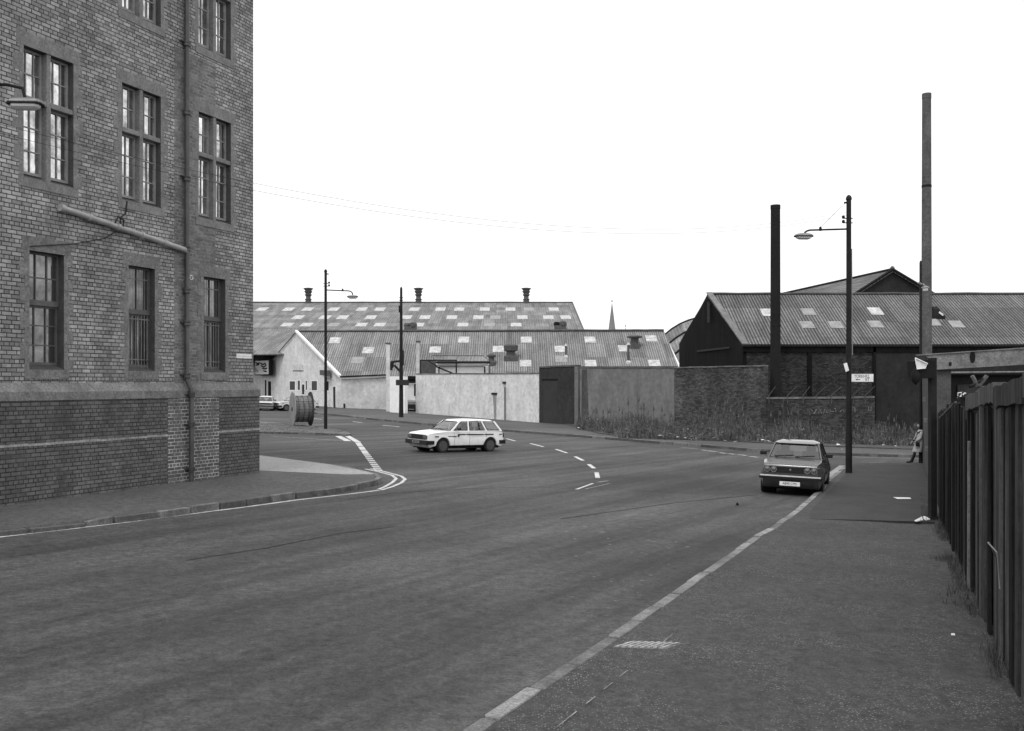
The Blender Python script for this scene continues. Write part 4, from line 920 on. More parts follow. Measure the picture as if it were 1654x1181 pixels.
# second lamp post at the end of the right hand wall
b2 = G(1487.2,748,KD); h2 = CH+(HZ-424)/F*b2.y-b2.z
t = thing('street_lamp', 'thin dark lamp post partly hidden by the tall rusty stack', 'street lamp', tuple(b2))
MB().lathe((0,0,0), [(.085,-.2),(.08,2),(.062,3.2),(.055,h2),(.02,h2+.08)], 12).build('post', m_post, t, world=False, smooth=True)
zz = lambda y: CH+(HZ-y)/F*b2.y-b2.z
MB().tube([(0,0,zz(462)), (0,-.25,zz(460)), (0,-.4,zz(463))], .03, 6).tube([(-.15,-.1,zz(457)),(.12,-.1,zz(463))], .05, 6).build('arm', m_lampm, t, world=False)
MB().lathe((.02,-.4,zz(463)), [(.03,0),(.16,-.06),(.17,-.10)], 14).build('lamp_hood', m_lampm, t, world=False, smooth=True)
MB().lathe((.02,-.4,zz(463)-.10), [(.12,0),(.10,-.12),(.03,-.16)], 14).build('lamp_bowl', m_diff, t, world=False, smooth=True)
# lamp reaching in from beyond the left edge
Ln = P(41,168,16.6); bE = gp(-11.6, 16.5, .2)
bE = Vector((-10.35, 16.9, gz(-10.35,16.9)+.14))
t = thing('street_lamp', 'street lamp arm and lantern close up against the brick building at the left edge', 'street lamp', tuple(bE))
hE = 7.75
MB().lathe((0,0,0), [(.11,-.2),(.10,1.3),(.085,1.4),(.07,hE),(.03,hE+.08)], 14).build('post', m_post, t, world=False, smooth=True)
e = Ln-bE; MB().tube([(0,0,e.z+.42),(e.x*.8,e.y*.8,e.z+.36),(e.x*.97,e.y*.97,e.z+.28),(e.x,e.y,e.z+.08)], .028, 8).build('arm', m_post, t, world=False, smooth=True)
lantern(t, e+Vector((0,0,.1)), Vector((1,.05,0)), .95)
# overhead wires between the lamp posts
for k, (dz, lab) in enumerate(((0,'upper of two thin overhead wires sagging from the left lamp to the right lamp post'), (-.17,'lower of two thin overhead wires sagging from the left lamp to the right lamp post'))):
    pts = []
    for i in range(49):
        tt = i/48; A0 = Vector((-10.35,16.9,0)); B1 = Vector((bR.x,bR.y,0)); q = A0+(B1-A0)*tt
        pts.append(Vector((q.x, q.y, 7.75-4.02*tt+5.2*tt*tt+dz*(1-.35*tt))))
    tag(MB().tube(pts, .0042, 5).build('overhead_wire', m_post), lab, 'wire', 'overhead wires across the junction')

# ================================================================ CABLE DRUM
cD = G(487,687.5,VD); R_ = 27.0/F*cD.y; wdD = 1.02
t = thing('cable_drum', 'big wooden cable drum standing on the verge left of the lamp post', 'cable drum', (cD.x, cD.y, cD.z+R_)); t.rotation_euler = (0, 0, math.radians(24)); t.scale = (1,1,1)
wd1 = wood('sunlit_drum_wood', .22, .3); wd2 = wood('dark_drum_wood', .05, .35); wd3 = wood('drum_lagging', .17, .25)
def disc(x0, x1, r, seed):
    random.seed(seed); b = MB(); ys = [-r+2*r*i/9 for i in range(10)]
    for i in range(9):                                   # a flange is nailed from planks
        y0, y1 = ys[i]+.006, ys[i+1]-.006
        f = lambda y: math.sqrt(max(r*r-y*y, .003)); j = random.uniform(-.03,.02)
        m_ = [y0+(y1-y0)*k/4 for k in range(5)]; ring = [(y, f(y)+j) for y in m_]+[(y, -f(y)-j) for y in reversed(m_)]
        b.hexa([(x0+random.uniform(-.004,.004),y,z) for y, z in ring], [(x1,y,z) for y, z in ring])
    return b
disc(-wdD/2-.05, -wdD/2, R_, 1).build('flange', wd1, t, world=False); disc(wdD/2, wdD/2+.06, R_, 2).build('flange', wd2, t, world=False)  # sun and shade painted into the flanges: left pale, right dark
b = MB(); n = 30
for i in range(n):
    a0 = 2*math.pi*i/n+.008; a1 = 2*math.pi*(i+1)/n-.008; r0, r1 = R_*.74, R_*.78+random.uniform(-.01,.012)
    b.hexa([(-wdD/2,math.cos(a)*r,math.sin(a)*r) for a, r in ((a0,r0),(a1,r0),(a1,r1),(a0,r1))], [(wdD/2,math.cos(a)*r,math.sin(a)*r) for a, r in ((a0,r0),(a1,r0),(a1,r1),(a0,r1))])
b.build('barrel', wd3, t, world=False)
MB().lathe((-wdD/2-.06,0,0), [(.12,-.02),(.12,.01)], 14, 'x').lathe((wdD/2+.05,0,0), [(.12,0),(.12,.03)], 14, 'x').build('hub', m_post, t, world=False)
b = MB()
for x in (-.3, 0, .3): b.lathe((x,0,0), [(R_*.80,-.012),(R_*.80,.012)], 30, 'x')
b.build('steel_strap', m_rend, t, world=False)
for k, (a, c) in enumerate((((.1,.05,R_*.9),(.16,.05,R_*1.12)), ((.56,.3,R_*.6),(.68,.32,R_*.92)))): MB().tube([a, c], .05, 6).build('loose_batten', wd2, t, world=False)

# ================================================================ VEHICLES
m_tyre = mat('tyre', .018, .2, 6, .8); m_rim = mat('wheel_rim', .13, .2, 6, .4, .6); m_chr = mat('chrome', .6, .05, 5, .12, 1); m_trim = mat('black_trim', .012, .1, 5, .5)
m_int = mat('car_seats', .035, .2, 5); m_cgl = glass_dark('car_glass', .03, .02, .88, .10); m_head = glass_dark('headlight_glass', .06, .12, 0, .12)
def car(name, label, p, pm, origin, yaw, sc=1.0, plate=None, detail=True):
    """local frame: +x forward, +y left, z up; p holds the measures"""
    L, Wd = p['L'], p['W']; hW = Wd/2
    t = thing(name, label, 'car', tuple(origin))
    nrm = Vector((.033, .005, 1)).normalized(); fx = Vector((math.cos(yaw), math.sin(yaw), 0)); fx = (fx-nrm*fx.dot(nrm)).normalized(); fy = nrm.cross(fx)
    t.rotation_euler = Matrix((fx, fy, nrm)).transposed().to_euler(); t.scale = (sc,)*3
    X = lambda x: L/2-x                                   # x measured back from the nose
    fa, ra, wr = p['fa'], p['ra'], p['wr']
    def arch(xc, r, n=9): return [(xc-r*math.cos(math.pi*k/(n-1)), max(.20, .29+r*math.sin(math.pi*k/(n-1)))) for k in range(n)]
    out = list(p['top'])+[(L-.06,.30),(L-.14,.20)]+arch(ra, wr+.055)[::-1]+arch(fa, wr+.055)[::-1]+[(.14,.20),(.06,.30)]
    def yw(z): return hW-(.05*abs(z-.62)/.4 if z < .62 else .10*max(0, z-.62)/.35)
    def taper(x): e = min(x, L-x); return 1-.13*max(0, 1-e/.45)**2
    b = MB(); n = len(out)
    vs = [(X(x), s*yw(z)*taper(x), z) for s in (1,-1) for x, z in out]
    b.v = [Vector(v) for v in vs]; b.f = [list(range(n))[::-1], list(range(n, 2*n))]+[[i, (i+1) % n, n+(i+1) % n, n+i] for i in range(n)]
    b.build('body', pm, t, world=False, bevel=.018 if p.get('round') else .028, segs=3, smooth=True)
    # greenhouse
    zb, zt = p['zb'], p['zt']; wsb, wst, rst, rsb = p['gh']          # windscreen base/top x, rear top/base x
    yB, yT = hW-.105, hW-.235
    def ys(z): return yB+(yT-yB)*(z-zb)/(zt-zb)
    r = [(X(wst-.05),zt-.045),(X(wst+.12),zt+.02),(X((wst+rst)/2),zt+.055),(X(rst-.15),zt+.025),(X(rst+.06),zt-.05)]
    b = MB(); m_ = len(r)
    for s in (1, .72, 0, -.72, -1):
        for x, z in r: b.v.append(Vector((x, s*(ys(z)+.012), z-(.055 if abs(s) == 1 else .0)+(0 if abs(s) == 1 else .0))))
    for s in (1,.72,0,-.72,-1):
        for x, z in r: b.v.append(Vector((x, s*(ys(z)+.0), z-.06)))
    for i in range(4):
        for j in range(m_-1):
            a = i*m_+j; b.f.append([a, a+1, a+m_+1, a+m_]); o = 5*m_; b.f.append([o+a, o+a+m_, o+a+m_+1, o+a+1])
    b.build('roof', pm, t, world=False, smooth=True)
    b = MB()
    def pil(x0, x1, xt0, xt1, th=.035):                   # base and top x ranges of a pillar
        for s in (1, -1):
            lo_ = [(X(x0), s*yB, zb-.03), (X(x1), s*yB, zb-.03)]; hi = [(X(xt0), s*(ys(zt-.03)), zt-.03), (X(xt1), s*(ys(zt-.03)), zt-.03)]
            b.slab([lo_[0], lo_[1], hi[1], hi[0]], (0, -s*th, 0))
    for q in p['pillars']: pil(*q)
    b.build('pillars', pm, t, world=False)
    b = MB()
    for s in (1, -1): b.slab([(X(wst-.04), s*(ys(zt-.06)+.004), zt-.065), (X(rst+.04), s*(ys(zt-.06)+.004), zt-.065), (X(rst-.02), s*(ys(zt)), zt-.03), (X(wst+.02), s*(ys(zt)), zt-.03)], (0,-s*.03,0))
    b.build('roof_rail', pm, t, world=False)
    def screen(nm, xb, zb_, xt, yb, yt):
        c = [Vector((X(xb),-yb,zb_)), Vector((X(xb),yb,zb_)), Vector((X(xt),yt,zt-.05)), Vector((X(xt),-yt,zt-.05))]
        g = MB().poly(c).build(nm, m_cgl, t, world=False); e = MB().tube(c+[c[0]], .016, 5, cap=False).build('seal', m_trim, None); e.parent = g
    screen('windscreen', wsb, zb-.01, wst, yB-.05, ys(zt)-.04); screen('rear_window', rsb, zb+.0, rst, yB-.06, ys(zt)-.04)
    for q in p['side']:
        for s in (1, -1):
            c = [Vector((X(x), s*(ys(z)-.004), z)) for x, z in q]
            g = MB().poly(c).build('side_window', m_cgl, t, world=False); e = MB().tube(c+[c[0]], .013, 5, cap=False).build('seal', m_trim, None); e.parent = g; e.location = (0, s*.008, 0)
    for s in (.36, -.36):
        for x in p['seats']: MB().box(X(x)-.09,X(x)+.05,s-.24,s+.24,.5,zb+.14).box(X(x)-.06,X(x)+.02,s-.13,s+.13,zb+.14,zb+.32).build('seat', m_int, t, world=False, bevel=.03)
    MB().box(X(wsb+.45),X(wsb+.05),-hW+.2,hW-.2,zb-.1,zb+.0).build('dashboard', m_trim, t, world=False, bevel=.02)
    b = MB(); c = Vector((X(wsb+.55),-.36,zb+.02)); ring = [c+Vector((math.sin(a)*.07, math.cos(a)*.18, math.sin(a)*.16)) for a in [i*2*math.pi/16 for i in range(17)]]; b.tube(ring, .012, 5); b.build('steering_wheel', m_trim, t, world=False)
    # wheels
    for xc in (fa, ra):
        for s in (1, -1):
            y0 = s*(hW-.10)
            w_ = MB().lathe((X(xc), y0, wr-.01), [(wr-.09,-.075),(wr-.015,-.085),(wr,-.055),(wr,.055),(wr-.015,.085),(wr-.09,.075)], 28, 'y').build('wheel', m_tyre, t, world=False, smooth=True)
            pr = [(.05,.082),(.06,.060),(.13,.056),(.15,.035),(wr-.105,.045),(wr-.09,.078)] if s > 0 else [(.05,-.082),(.06,-.060),(.13,-.056),(.15,-.035),(wr-.105,-.045),(wr-.09,-.078)]
            o = MB().lathe((X(xc), y0, wr-.01), pr, 24, 'y').build('rim', m_rim, None, smooth=True); o.parent = w_
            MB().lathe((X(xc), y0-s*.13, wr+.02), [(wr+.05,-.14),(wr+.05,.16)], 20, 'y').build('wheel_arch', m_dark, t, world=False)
    # underside
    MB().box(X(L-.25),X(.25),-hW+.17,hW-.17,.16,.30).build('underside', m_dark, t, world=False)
    # front
    zf = p['zf']; MB().box(X(.035),X(-.008),-hW*taper(0)+.10,hW*taper(0)-.10,zf[0],zf[1]).build('grille', m_trim, t, world=False, bevel=.012)
    if p.get('round'):
        for y in (.60,.43,-.43,-.60):
            MB().lathe((X(-.006),y,(zf[0]+zf[1])/2), [(.084,-.03),(.088,.0),(.084,.014),(.068,.014),(.062,.0)], 24, 'x').build('headlight_ring', m_chr, t, world=False, smooth=True)
            MB().lathe((X(-.006),y,(zf[0]+zf[1])/2), [(.066,-.01),(.063,.004),(.03,.012)], 20, 'x').build('headlight', m_head, t, world=False, smooth=True)
    else:
        for y in (.56,-.56): MB().box(X(.03),X(-.018),y-.145,y+.145,zf[0]+.02,zf[1]-.02).build('headlight', m_head, t, world=False, bevel=.015)
    if p.get('round'): MB().box(X(-.010),X(-.018),-.022,.022,(zf[0]+zf[1])/2-.025,(zf[0]+zf[1])/2+.025).build('badge', m_chr, t, world=False, bevel=.01); MB().box(X(.0),X(-.016),-hW*.9,hW*.9,zf[1]-.012,zf[1]+.008).build('grille_trim', m_chr, t, world=False)
    for k in range(5 if detail else 0):
        z = zf[0]+.02+(zf[1]-zf[0]-.04)*k/4; yy = .33; MB().box(X(0),X(-.012),-yy,yy,z-.004,z+.004).build('grille_bar', m_rend, t, world=False)
    zbp = p['bump']; bw_ = hW*.94
    for x0, x1, nm in ((X(.03),X(-.07),'front_bumper'), (X(L+.07),X(L-.03),'rear_bumper')):
        o = MB().box(x0,x1,-bw_,bw_,zbp[0],zbp[1]).box(min(x0,x1) if nm[0] == 'f' else x0+.0, x1,-bw_-.015,-bw_,zbp[0],zbp[1]).build(nm, m_trim, t, world=False, bevel=.02)
    for s in (1,-1): MB().box(X(.34),X(-.02),s*hW*.93-.015,s*hW*.93+.03,zbp[0]+.01,zbp[1]-.01).build('bumper_end', m_trim, t, world=False, bevel=.01); MB().box(X(L+.03),X(L-.3),s*hW*.93-.015,s*hW*.93+.03,zbp[0]+.01,zbp[1]-.01).build('bumper_end', m_trim, t, world=False, bevel=.01)
    if p.get('chrome'): MB().box(X(-.068),X(-.078),-bw_,bw_,zbp[1]-.035,zbp[1]-.0).build('bumper_strip', m_enamelg, t, world=False)  # chrome shine put into the colour: plain pale, not metallic
    py_, pz = p['plate']
    pl = MB().box(X(-.075),X(-.085),-.26,.26,pz-.055,pz+.055).build('number_plate', m_enamel if p.get('chrome') else m_lampm, t, world=False)
    if plate:
        o = text(plate, .10, m_black, None, (X(-.0865),0,pz), (math.pi/2,0,math.pi/2)); o.parent = pl; o.scale = (.82,1,1)
    for s in (1,-1):                                      # mirrors, indicators, tail lamps, handles
        MB().box(X(wsb+.38)-.04,X(wsb+.38)+.05,s*(hW-.03),s*(hW+.15),zb+.02,zb+.13).build('mirror', m_trim, t, world=False, bevel=.02)
        MB().box(X(L+.004),X(L-.05),s*(hW-.22)-.11,s*(hW-.22)+.11,.62,.80).build('tail_light', m_rend, t, world=False)
        for x in p['handles']: MB().box(X(x)-.06,X(x)+.06,s*(yw(.78)-.0),s*(yw(.78)+.022),.765,.79).build('door_handle', m_trim, t, world=False, bevel=.004)
        b = MB()
        for x in p['seams']: b.tube([(X(x[0]), s*(yw(.86)+.001), .86), (X(x[0]), s*(yw(.62)+.001), .62), (X(x[1]), s*(yw(.3)+.001), .3)], .005, 4)
        b.build('door_seams', m_dark, t, world=False)
        if p.get('strip'):
            for x0, x1, z in p['strip']: MB().box(X(x1),X(x0),s*(yw(z)-.01) if s > 0 else -yw(z)-.010,s*(yw(z)+.010) if s > 0 else -yw(z)+.01,z-.022,z+.022).build('rubbing_strip', m_trim, t, world=False)
    b = MB()
    for y in (.1,-.45): b.tube([(X(wsb-.04),y,zb+.01),(X(wsb+.03),y-.1,zb+.03),(X(wsb+.09),y+.42,zb+.07)], .009, 4)
    b.build('wiper', m_trim, t, world=False)
    MB().box(X(wst+.22)-.01,X(wst+.22)+.01,-.11,.11,zt-.11,zt-.05).build('rear_view_mirror', m_trim, t, world=False)
    MB().tube([(X(L-.3),-.45,.22),(X(L+.1),-.45,.21)], .025, 8).build('exhaust', m_post, t, world=False)
    return t
estate = dict(L=4.26, W=1.64, fa=.80, ra=3.42, wr=.305, top=[(.02,.42),(.0,.60),(.03,.76),(.12,.81),(.6,.87),(1.18,.925),(2.2,.93),(4.0,.935),(4.17,.90),(4.24,.78),(4.26,.55)], zb=.935, zt=1.37, gh=(1.20,1.80,3.78,4.14),
    pillars=[(1.22,1.36,1.78,1.86),(2.18,2.27,2.22,2.30),(3.18,3.27,2.98,3.07),(4.02,4.16,3.66,3.80)],
    side=[[(1.42,.955),(2.16,.955),(2.20,1.325),(1.88,1.325)], [(2.29,.955),(2.84,.955),(2.80,1.325),(2.32,1.325)], [(2.87,.955),(3.15,.955),(2.97,1.325),(2.83,1.325)], [(3.30,.955),(3.98,.955),(3.66,1.325),(3.10,1.325)]],
    seats=(2.2,3.1), zf=(.55,.76), bump=(.34,.52), plate=(0,.44), handles=(2.08,3.05), seams=((1.40,1.40),(2.22,2.22),(3.18,3.0)), strip=[(.36,.55,.685),(1.06,1.50,.685),(1.6,2.0,.77),(2.1,3.0,.77),(3.12,3.6,.77),(3.95,4.1,.77)])
m_wp = paint('white_car_paint', .84); m_rp = paint('metallic_car_paint', .12, .28, 1.0); m_rp.node_tree.nodes['Principled BSDF'].inputs['Metallic'].default_value = .65; m_lp = paint('cream_car_paint', .6)
fw_ = G(706,731); rwp = G(788.5,729.3); 
yaw = math.atan2(fw_.y-(rwp.y+.12), fw_.x-rwp.x)
mid = (fw_+rwp)/2; axis = Vector((math.cos(yaw), math.sin(yaw), 0)); leftv = Vector((-axis.y, axis.x, 0))
scE = (Vector((fw_.x-rwp.x, fw_.y-rwp.y-.12, 0)).length)/2.62
scE *= .925; mid = mid+Vector((.12, 0, 0)); cen = mid-leftv*(.72*scE)+axis*(-(4.26/2-(0.80+3.42)/2)*scE); cen.z = gz(cen.x, cen.y)
print('SCALE', scE, math.degrees(yaw))
est = car('estate_car', 'white estate car turning through the junction in front of the long harled wall', estate, m_wp, cen, yaw, scE, 'VGE 742Y')
MB().lathe((4.26/2-1.60, .815, .72), [(.055,0),(.055,.008),(.035,.008)], 12, 'y').build('door_badge', m_rend, est, world=False)
saloon = dict(L=4.2, W=1.66, fa=.78, ra=3.27, wr=.30, top=[(.02,.42),(.0,.60),(.01,.80),(.07,.855),(.5,.90),(1.15,.945),(2.2,.95),(3.3,.955),(4.08,.93),(4.17,.88),(4.2,.6)], zb=.955, zt=1.37, gh=(1.18,1.72,2.98,3.45),
    pillars=[(1.20,1.33,1.70,1.78),(2.14,2.24,2.18,2.26),(3.20,3.42,2.88,3.02)],
    side=[[(1.40,.975),(2.12,.975),(2.16,1.325),(1.80,1.325)], [(2.26,.975),(3.12,.975),(2.86,1.325),(2.28,1.325)]],
    seats=(2.2,), zf=(.60,.78), bump=(.44,.545), plate=(0,.33), handles=(2.02,2.95), seams=((1.36,1.36),(2.19,2.19),(3.14,2.95)), round=True, chrome=True)
fc = G(1276.5,800); ys_ = math.atan2(-1, -.40)
ax_ = Vector((math.cos(ys_), math.sin(ys_), 0)); cs_ = fc-ax_*(2.1-.1); cs_.z = gz(cs_.x, cs_.y)
sal = car('saloon_car', 'dark boxy saloon with paired round headlights parked at the right kerb', saloon, m_rp, cs_, ys_, 1.06, 'A890 CMS')
MB().tube([(2.1-1.3,-.78,.95),(2.1-1.36,-.80,1.0)], .01, 5).build('aerial_base', m_trim, sal, world=False)
small = dict(saloon); small.update(round=False, chrome=False)
c1 = G(436,663.5); car('saloon_car', 'dark fronted saloon parked at the far left, half behind the brick corner', small, m_lp, c1+Vector((-.7,1.2,0)), math.radians(-78), .95, None, False)
c2 = G(456,664); car('estate_car', 'small pale car parked just left of the cable drum', estate, m_lp, c2+Vector((.9,1.2,0)), math.radians(-140), .95, None, False)
c3 = P(664,668,95.5); car('saloon_car', 'dark car parked in the yard gateway behind the telegraph pole', small, mat('black_car_paint', .02, .1, 3, .3, 0, .5), Vector((c3.x, 95.9+1.3, gz(c3.x,97))), math.radians(-88), 1.05, None, False)

# ================================================================ RIGHT-HAND WALL, GATE BEAM AND BOARD FENCE
random.seed(31)
def FP(Y, z, o=0.0): return Vector((fline(Y)-o*.92, Y+o*.38, z))    # point on the boundary line; o = metres out over the pavement
t = thing('boundary_wall', 'grey rendered wall receding behind the gate post where the person leans', 'wall', (fline(30), 30, 0))
MB().slab([FP(43.2,-2), FP(24.6,-1.5), FP(24.6,3.15), FP(43.2,3.05)], (.35,-.12,0)).build('wall', harl('pale_grey_render', .10, .2), t)
MB().slab([FP(43.3,3.05,.06), FP(24.5,3.15,.06), FP(24.5,3.25,.06), FP(43.3,3.15,.06)], (.45,-.15,0)).build('coping', m_cope, t)
for Y, z in ((36,2.1),(33.5,1.4),(31,.55)): MB().slab([FP(Y+.1,z,.01), FP(Y-.1,z,.01), FP(Y-.1,z+.14,.01), FP(Y+.1,z+.14,.01)], Vector((-.10,.04,0))).build('hinge_pin', m_lampm, t)
gp_ = G(1506.5,843,KD)
t = thing('gate_post', 'black steel gate post standing on the raised pavement edge', 'post', tuple(gp_))
hz_ = CH+(HZ-578)/F*gp_.y-gp_.z
MB().box(-.065,.065,-.07,.1,-.2,hz_).build('post', m_post, t, world=False, bevel=.01); MB().box(-.09,.09,-.09,.12,-.2,.12).build('foot', m_post, t, world=False, bevel=.01)
MB().box(.07,.09,-.02,.02,0,hz_-.3).build('gate_edge', m_wood2, t, world=False)
# black box with a white faced hood on top of the post
t = thing('gate_lamp', 'black lamp box with angular white face on the gate post', 'lamp', tuple(P(1490,590,gp_.y)))
yb = gp_.y-.15
MB().slab([P(1480,583,yb), P(1500,581,yb), P(1511,584,yb), P(1510,611,yb), P(1483,611,yb)], (0,.5,0)).build('housing', m_dark, t, tri=True)
MB().slab([P(1478.3,578.2,yb-.02), P(1498.2,587.6,yb-.02), P(1494.5,594.8,yb-.02), P(1481.5,596.3,yb-.02)], (0,.015,0)).build('reflector', m_enamelg, t)
fr_ = [P(1478.3,578.2,yb-.04), P(1498.2,587.6,yb-.04), P(1494.5,594.8,yb-.04), P(1481.5,596.3,yb-.04)]; MB().tube(fr_+[fr_[0]], .012, 5).build('reflector_rim', m_enamel, t)
MB().lathe(P(1479,607,yb+.05), [(.02,-.2),(.09,-.1),(.10,.02),(.03,.2)], 10).tube([P(1478,600,yb+.1), P(1474,604,yb+.1), P(1478,611,yb+.1)], .03, 6).build('knob', m_stackd, t, smooth=True)
# concrete gate beam
t = thing('gate_beam', 'stained concrete beam spanning the gateway above the board fence', 'beam', tuple(P(1550,580,22.8)))
yb2 = 22.6
MB().slab([P(1494,573.5,yb2), P(1760,556,yb2), P(1760,583,yb2), P(1511,597.5,yb2), P(1507,583,yb2), P(1503,583,yb2)], (0,.5,0)).build('beam', m_beam, t, tri=True, bevel=.012)
MB().slab([P(1495,571.8,yb2-.03), P(1760,554.2,yb2-.03), P(1760,556.2,yb2-.03), P(1495,573.6,yb2-.03)], (0,.56,0)).build('edge', m_kerb, t)
q = [P(1571+math.cos(a)*4.6, 577+math.sin(a)*9.5, yb2-.008) for a in [i*2*math.pi/14 for i in range(14)]]; MB().slab(q, (0,.006,0)).build('hole', m_dark, t)
q = [P(1535+math.cos(a)*2.6, 588+math.sin(a)*3.5, yb2-.008) for a in [i*2*math.pi/10 for i in range(10)]]; MB().slab(q, (0,.006,0)).build('stain', m_stackd, t)
# dark wall put in for the shaded void behind the gateway
t = thing('void_wall', 'dark wall put in for the shaded void behind the board fence', 'shed', (14, 27, 0))
MB().slab([P(1509,600.5,26), P(1900,598,26), P(1900,606,26), P(1509,606,26)], (0,.3,0)).build('lintel', m_dark, t)
MB().tube([P(1514,602.3,25.9), P(1700,600.5,25.9)], .03, 6).build('rail', m_beam, t)
MB().slab([P(1509,606,26.2), P(1900,606,26.2), Vector((P(1900,606,26.2).x,26.2,-1)), Vector((P(1509,606,26.2).x,26.2,-1))], (0,.3,0)).build('front', m_tarb2, t)
MB().slab([P(1547,622,26.1), P(1583,620,26.1), P(1583,642,26.1), P(1547,642,26.1)], (0,.05,0)).build('patch', m_rend, t)
b = MB()
for pts in (((1547,643),(1547,635),(1553,634),(1552,640),(1549,641)), ((1555,638),(1558,635),(1560,636)), ((1547,641),(1549,643))): b.tube([P(x,y,25.95) for x, y in pts], .022, 5)
b.build('torn_paper', m_enamel, t)
MB().lathe(P(1529,643.5,25.9), [(.03,-.03),(.03,.03)], 6).build('bolt', m_enamel, t)
t = thing('leaning_struts', 'broken timber struts sticking up behind the light fence boards', 'timber', tuple(P(1580,620,15.5)))
MB().tube([P(1570,607,15.5), P(1579,624,15.5)], .035, 5).build('strut', m_wood2, t); MB().tube([P(1594,607,15.5), P(1581,624,15.5)], .035, 5).build('strut', m_wood2, t); MB().tube([P(1566,625,15.5), P(1590,612,15.5)], .03, 5).build('strut', m_wood, t)
# the fence of upright boards
t = thing('board_fence', 'dark upright board fence along the right pavement, paler boards and cap rail nearest', 'fence', (fline(14), 14, 0))
def top_z(Y):
    px = CX+fline(Y)/Y*F
    pts = [(1509,672),(1518,668),(1530,656),(1545,646),(1552,652),(1560,668),(1567,662),(1600,655),(1700,640)]
    for (a, ya), (c, yc) in zip(pts, pts[1:]):
        if px <= c: y = ya+(yc-ya)*(px-a)/(c-a); break
    else: y = 640
    return CH+(HZ-y)/F*Y
Y = 21.4; i = 0; drk = MB(); brd = [] 
while Y > 4.5:
    wv_ = random.uniform(.10, .26); Y2 = Y-wv_
    light = Y < 13.9
    zt_ = top_z(Y)+random.uniform(-.10,.06)*(1 if not light else .5); zb_ = gz(fline(Y), Y)+.02+random.uniform(0,.16)
    o = random.uniform(-.035,.035); lean = random.uniform(-.06,.06)
    b = MB().slab([FP(Y+.0,zb_,o), FP(Y2+.012,zb_,o), FP(Y2+.012+lean,zt_,o), FP(Y+lean,zt_+random.uniform(-.03,.03),o)], Vector((.035,-.014,0)))
    b.build('board', random.choice((m_wood2, m_wood2, m_wood3, m_wood) if light else (m_wood, m_wood, m_wood4, m_wood3)), t, bevel=.004)
    Y = Y2; i += 1
z0_ = lambda Y: CH-18/F*Y if Y > 11 else CH
for ya, yb_, dz_ in ((13.75, 11.9, 0), (11.86, 10.2, .03), (10.15, 8.0, -.02), (7.95, 5.5, .02)):
    zl = lambda y: 2.60+(13.75-y)/7.75*.33+dz_
    b = MB(); k = 9; top_ = [FP(ya+(yb_-ya)*i/k, zl(ya+(yb_-ya)*i/k)+random.uniform(-.012,.012), .05) for i in range(k+1)]; bot = [FP(ya+(yb_-ya)*i/k, zl(ya+(yb_-ya)*i/k)-.19-random.uniform(0,.045), .05) for i in range(k+1)]
    for i in range(k): b.slab([bot[i], bot[i+1], top_[i+1], top_[i]], Vector((.12,-.05,0)))
    b.build('cap_rail', m_wood3 if dz_ < 0 else m_wood2, t)
for zr_ in (.55, 1.75): MB().slab([FP(21.2,zr_-.35,-.06), FP(5,zr_,-.06), FP(5,zr_+.1,-.06), FP(21.2,zr_-.25,-.06)], Vector((.05,-.02,0))).build('rail', m_wood3, t)
MB().slab([FP(13.6,-.3,.04), FP(13.42,-.3,.04), FP(13.3,1.95,.04), FP(13.5,1.95,.04)][::-1], Vector((.03,-.012,0))).build('patched_board', m_beam, t)
MB().tube([P(1517.5,676,17.6), P(1544,650,17.0)], .022, 6).build('loose_lath', m_wood2, t)
MB().slab([FP(21.3,-.9,-.12), FP(4.6,-.4,-.12), FP(4.6,2.5,-.12), FP(13.7,2.3,-.12), FP(21.3,1.9,-.12)], (.03,-.012,0)).build('backing_sheet', m_dark, t, tri=True)
MB().slab([FP(24.5,-.9,-.05), FP(21.4,-.9,-.05), FP(21.4,2.2,-.05), FP(24.5,2.0,-.05)], (.05,-.02,0)).build('gate_leaf', m_wood, t)
b = MB().tube([FP(9.9,.95,.05), FP(9.75,1.12,.12), FP(9.5,1.16,.16), FP(9.3,1.1,.10), FP(9.25,.75,.08)], .008, 5); b.build('bent_wire', m_lampm, t)

# ================================================================ PERSON LEANING AGAINST THE WALL
def skin(name, pts, edges, mt, parent, root=0, sub=2):
    me = bpy.data.meshes.new(name); me.from_pydata([p[:3] for p in pts], edges, []); me.materials.append(mt)
    o = bpy.data.objects.new(name, me); C.objects.link(o); o.parent = parent
    md = o.modifiers.new('skin', 'SKIN'); md.use_smooth_shade = True
    for i, v in enumerate(me.skin_vertices[0].data): r = pts[i][3]; v.radius = (r, pts[i][4] if len(pts[i]) > 4 else r); v.use_root = (i == root)
    s_ = o.modifiers.new('sub', 'SUBSURF'); s_.levels = 1; s_.render_levels = sub
    return o
fp = G(1474.5,747.6,KD)
per = thing('person', 'person in a pale knee length coat leaning back against the far end wall', 'person', tuple(fp)); per.scale = (.98,)*3
m_skin = mat('skin', .30, .08, 8, .6); m_coat = mat('pale_coat', .36, .12, 6, .9); m_hair = mat('dark_hair', .015, .2, 10, .8); m_leg = mat('dark_stockings', .02, .1, 5); m_shoe = mat('black_shoes', .012, .1, 5, .4)
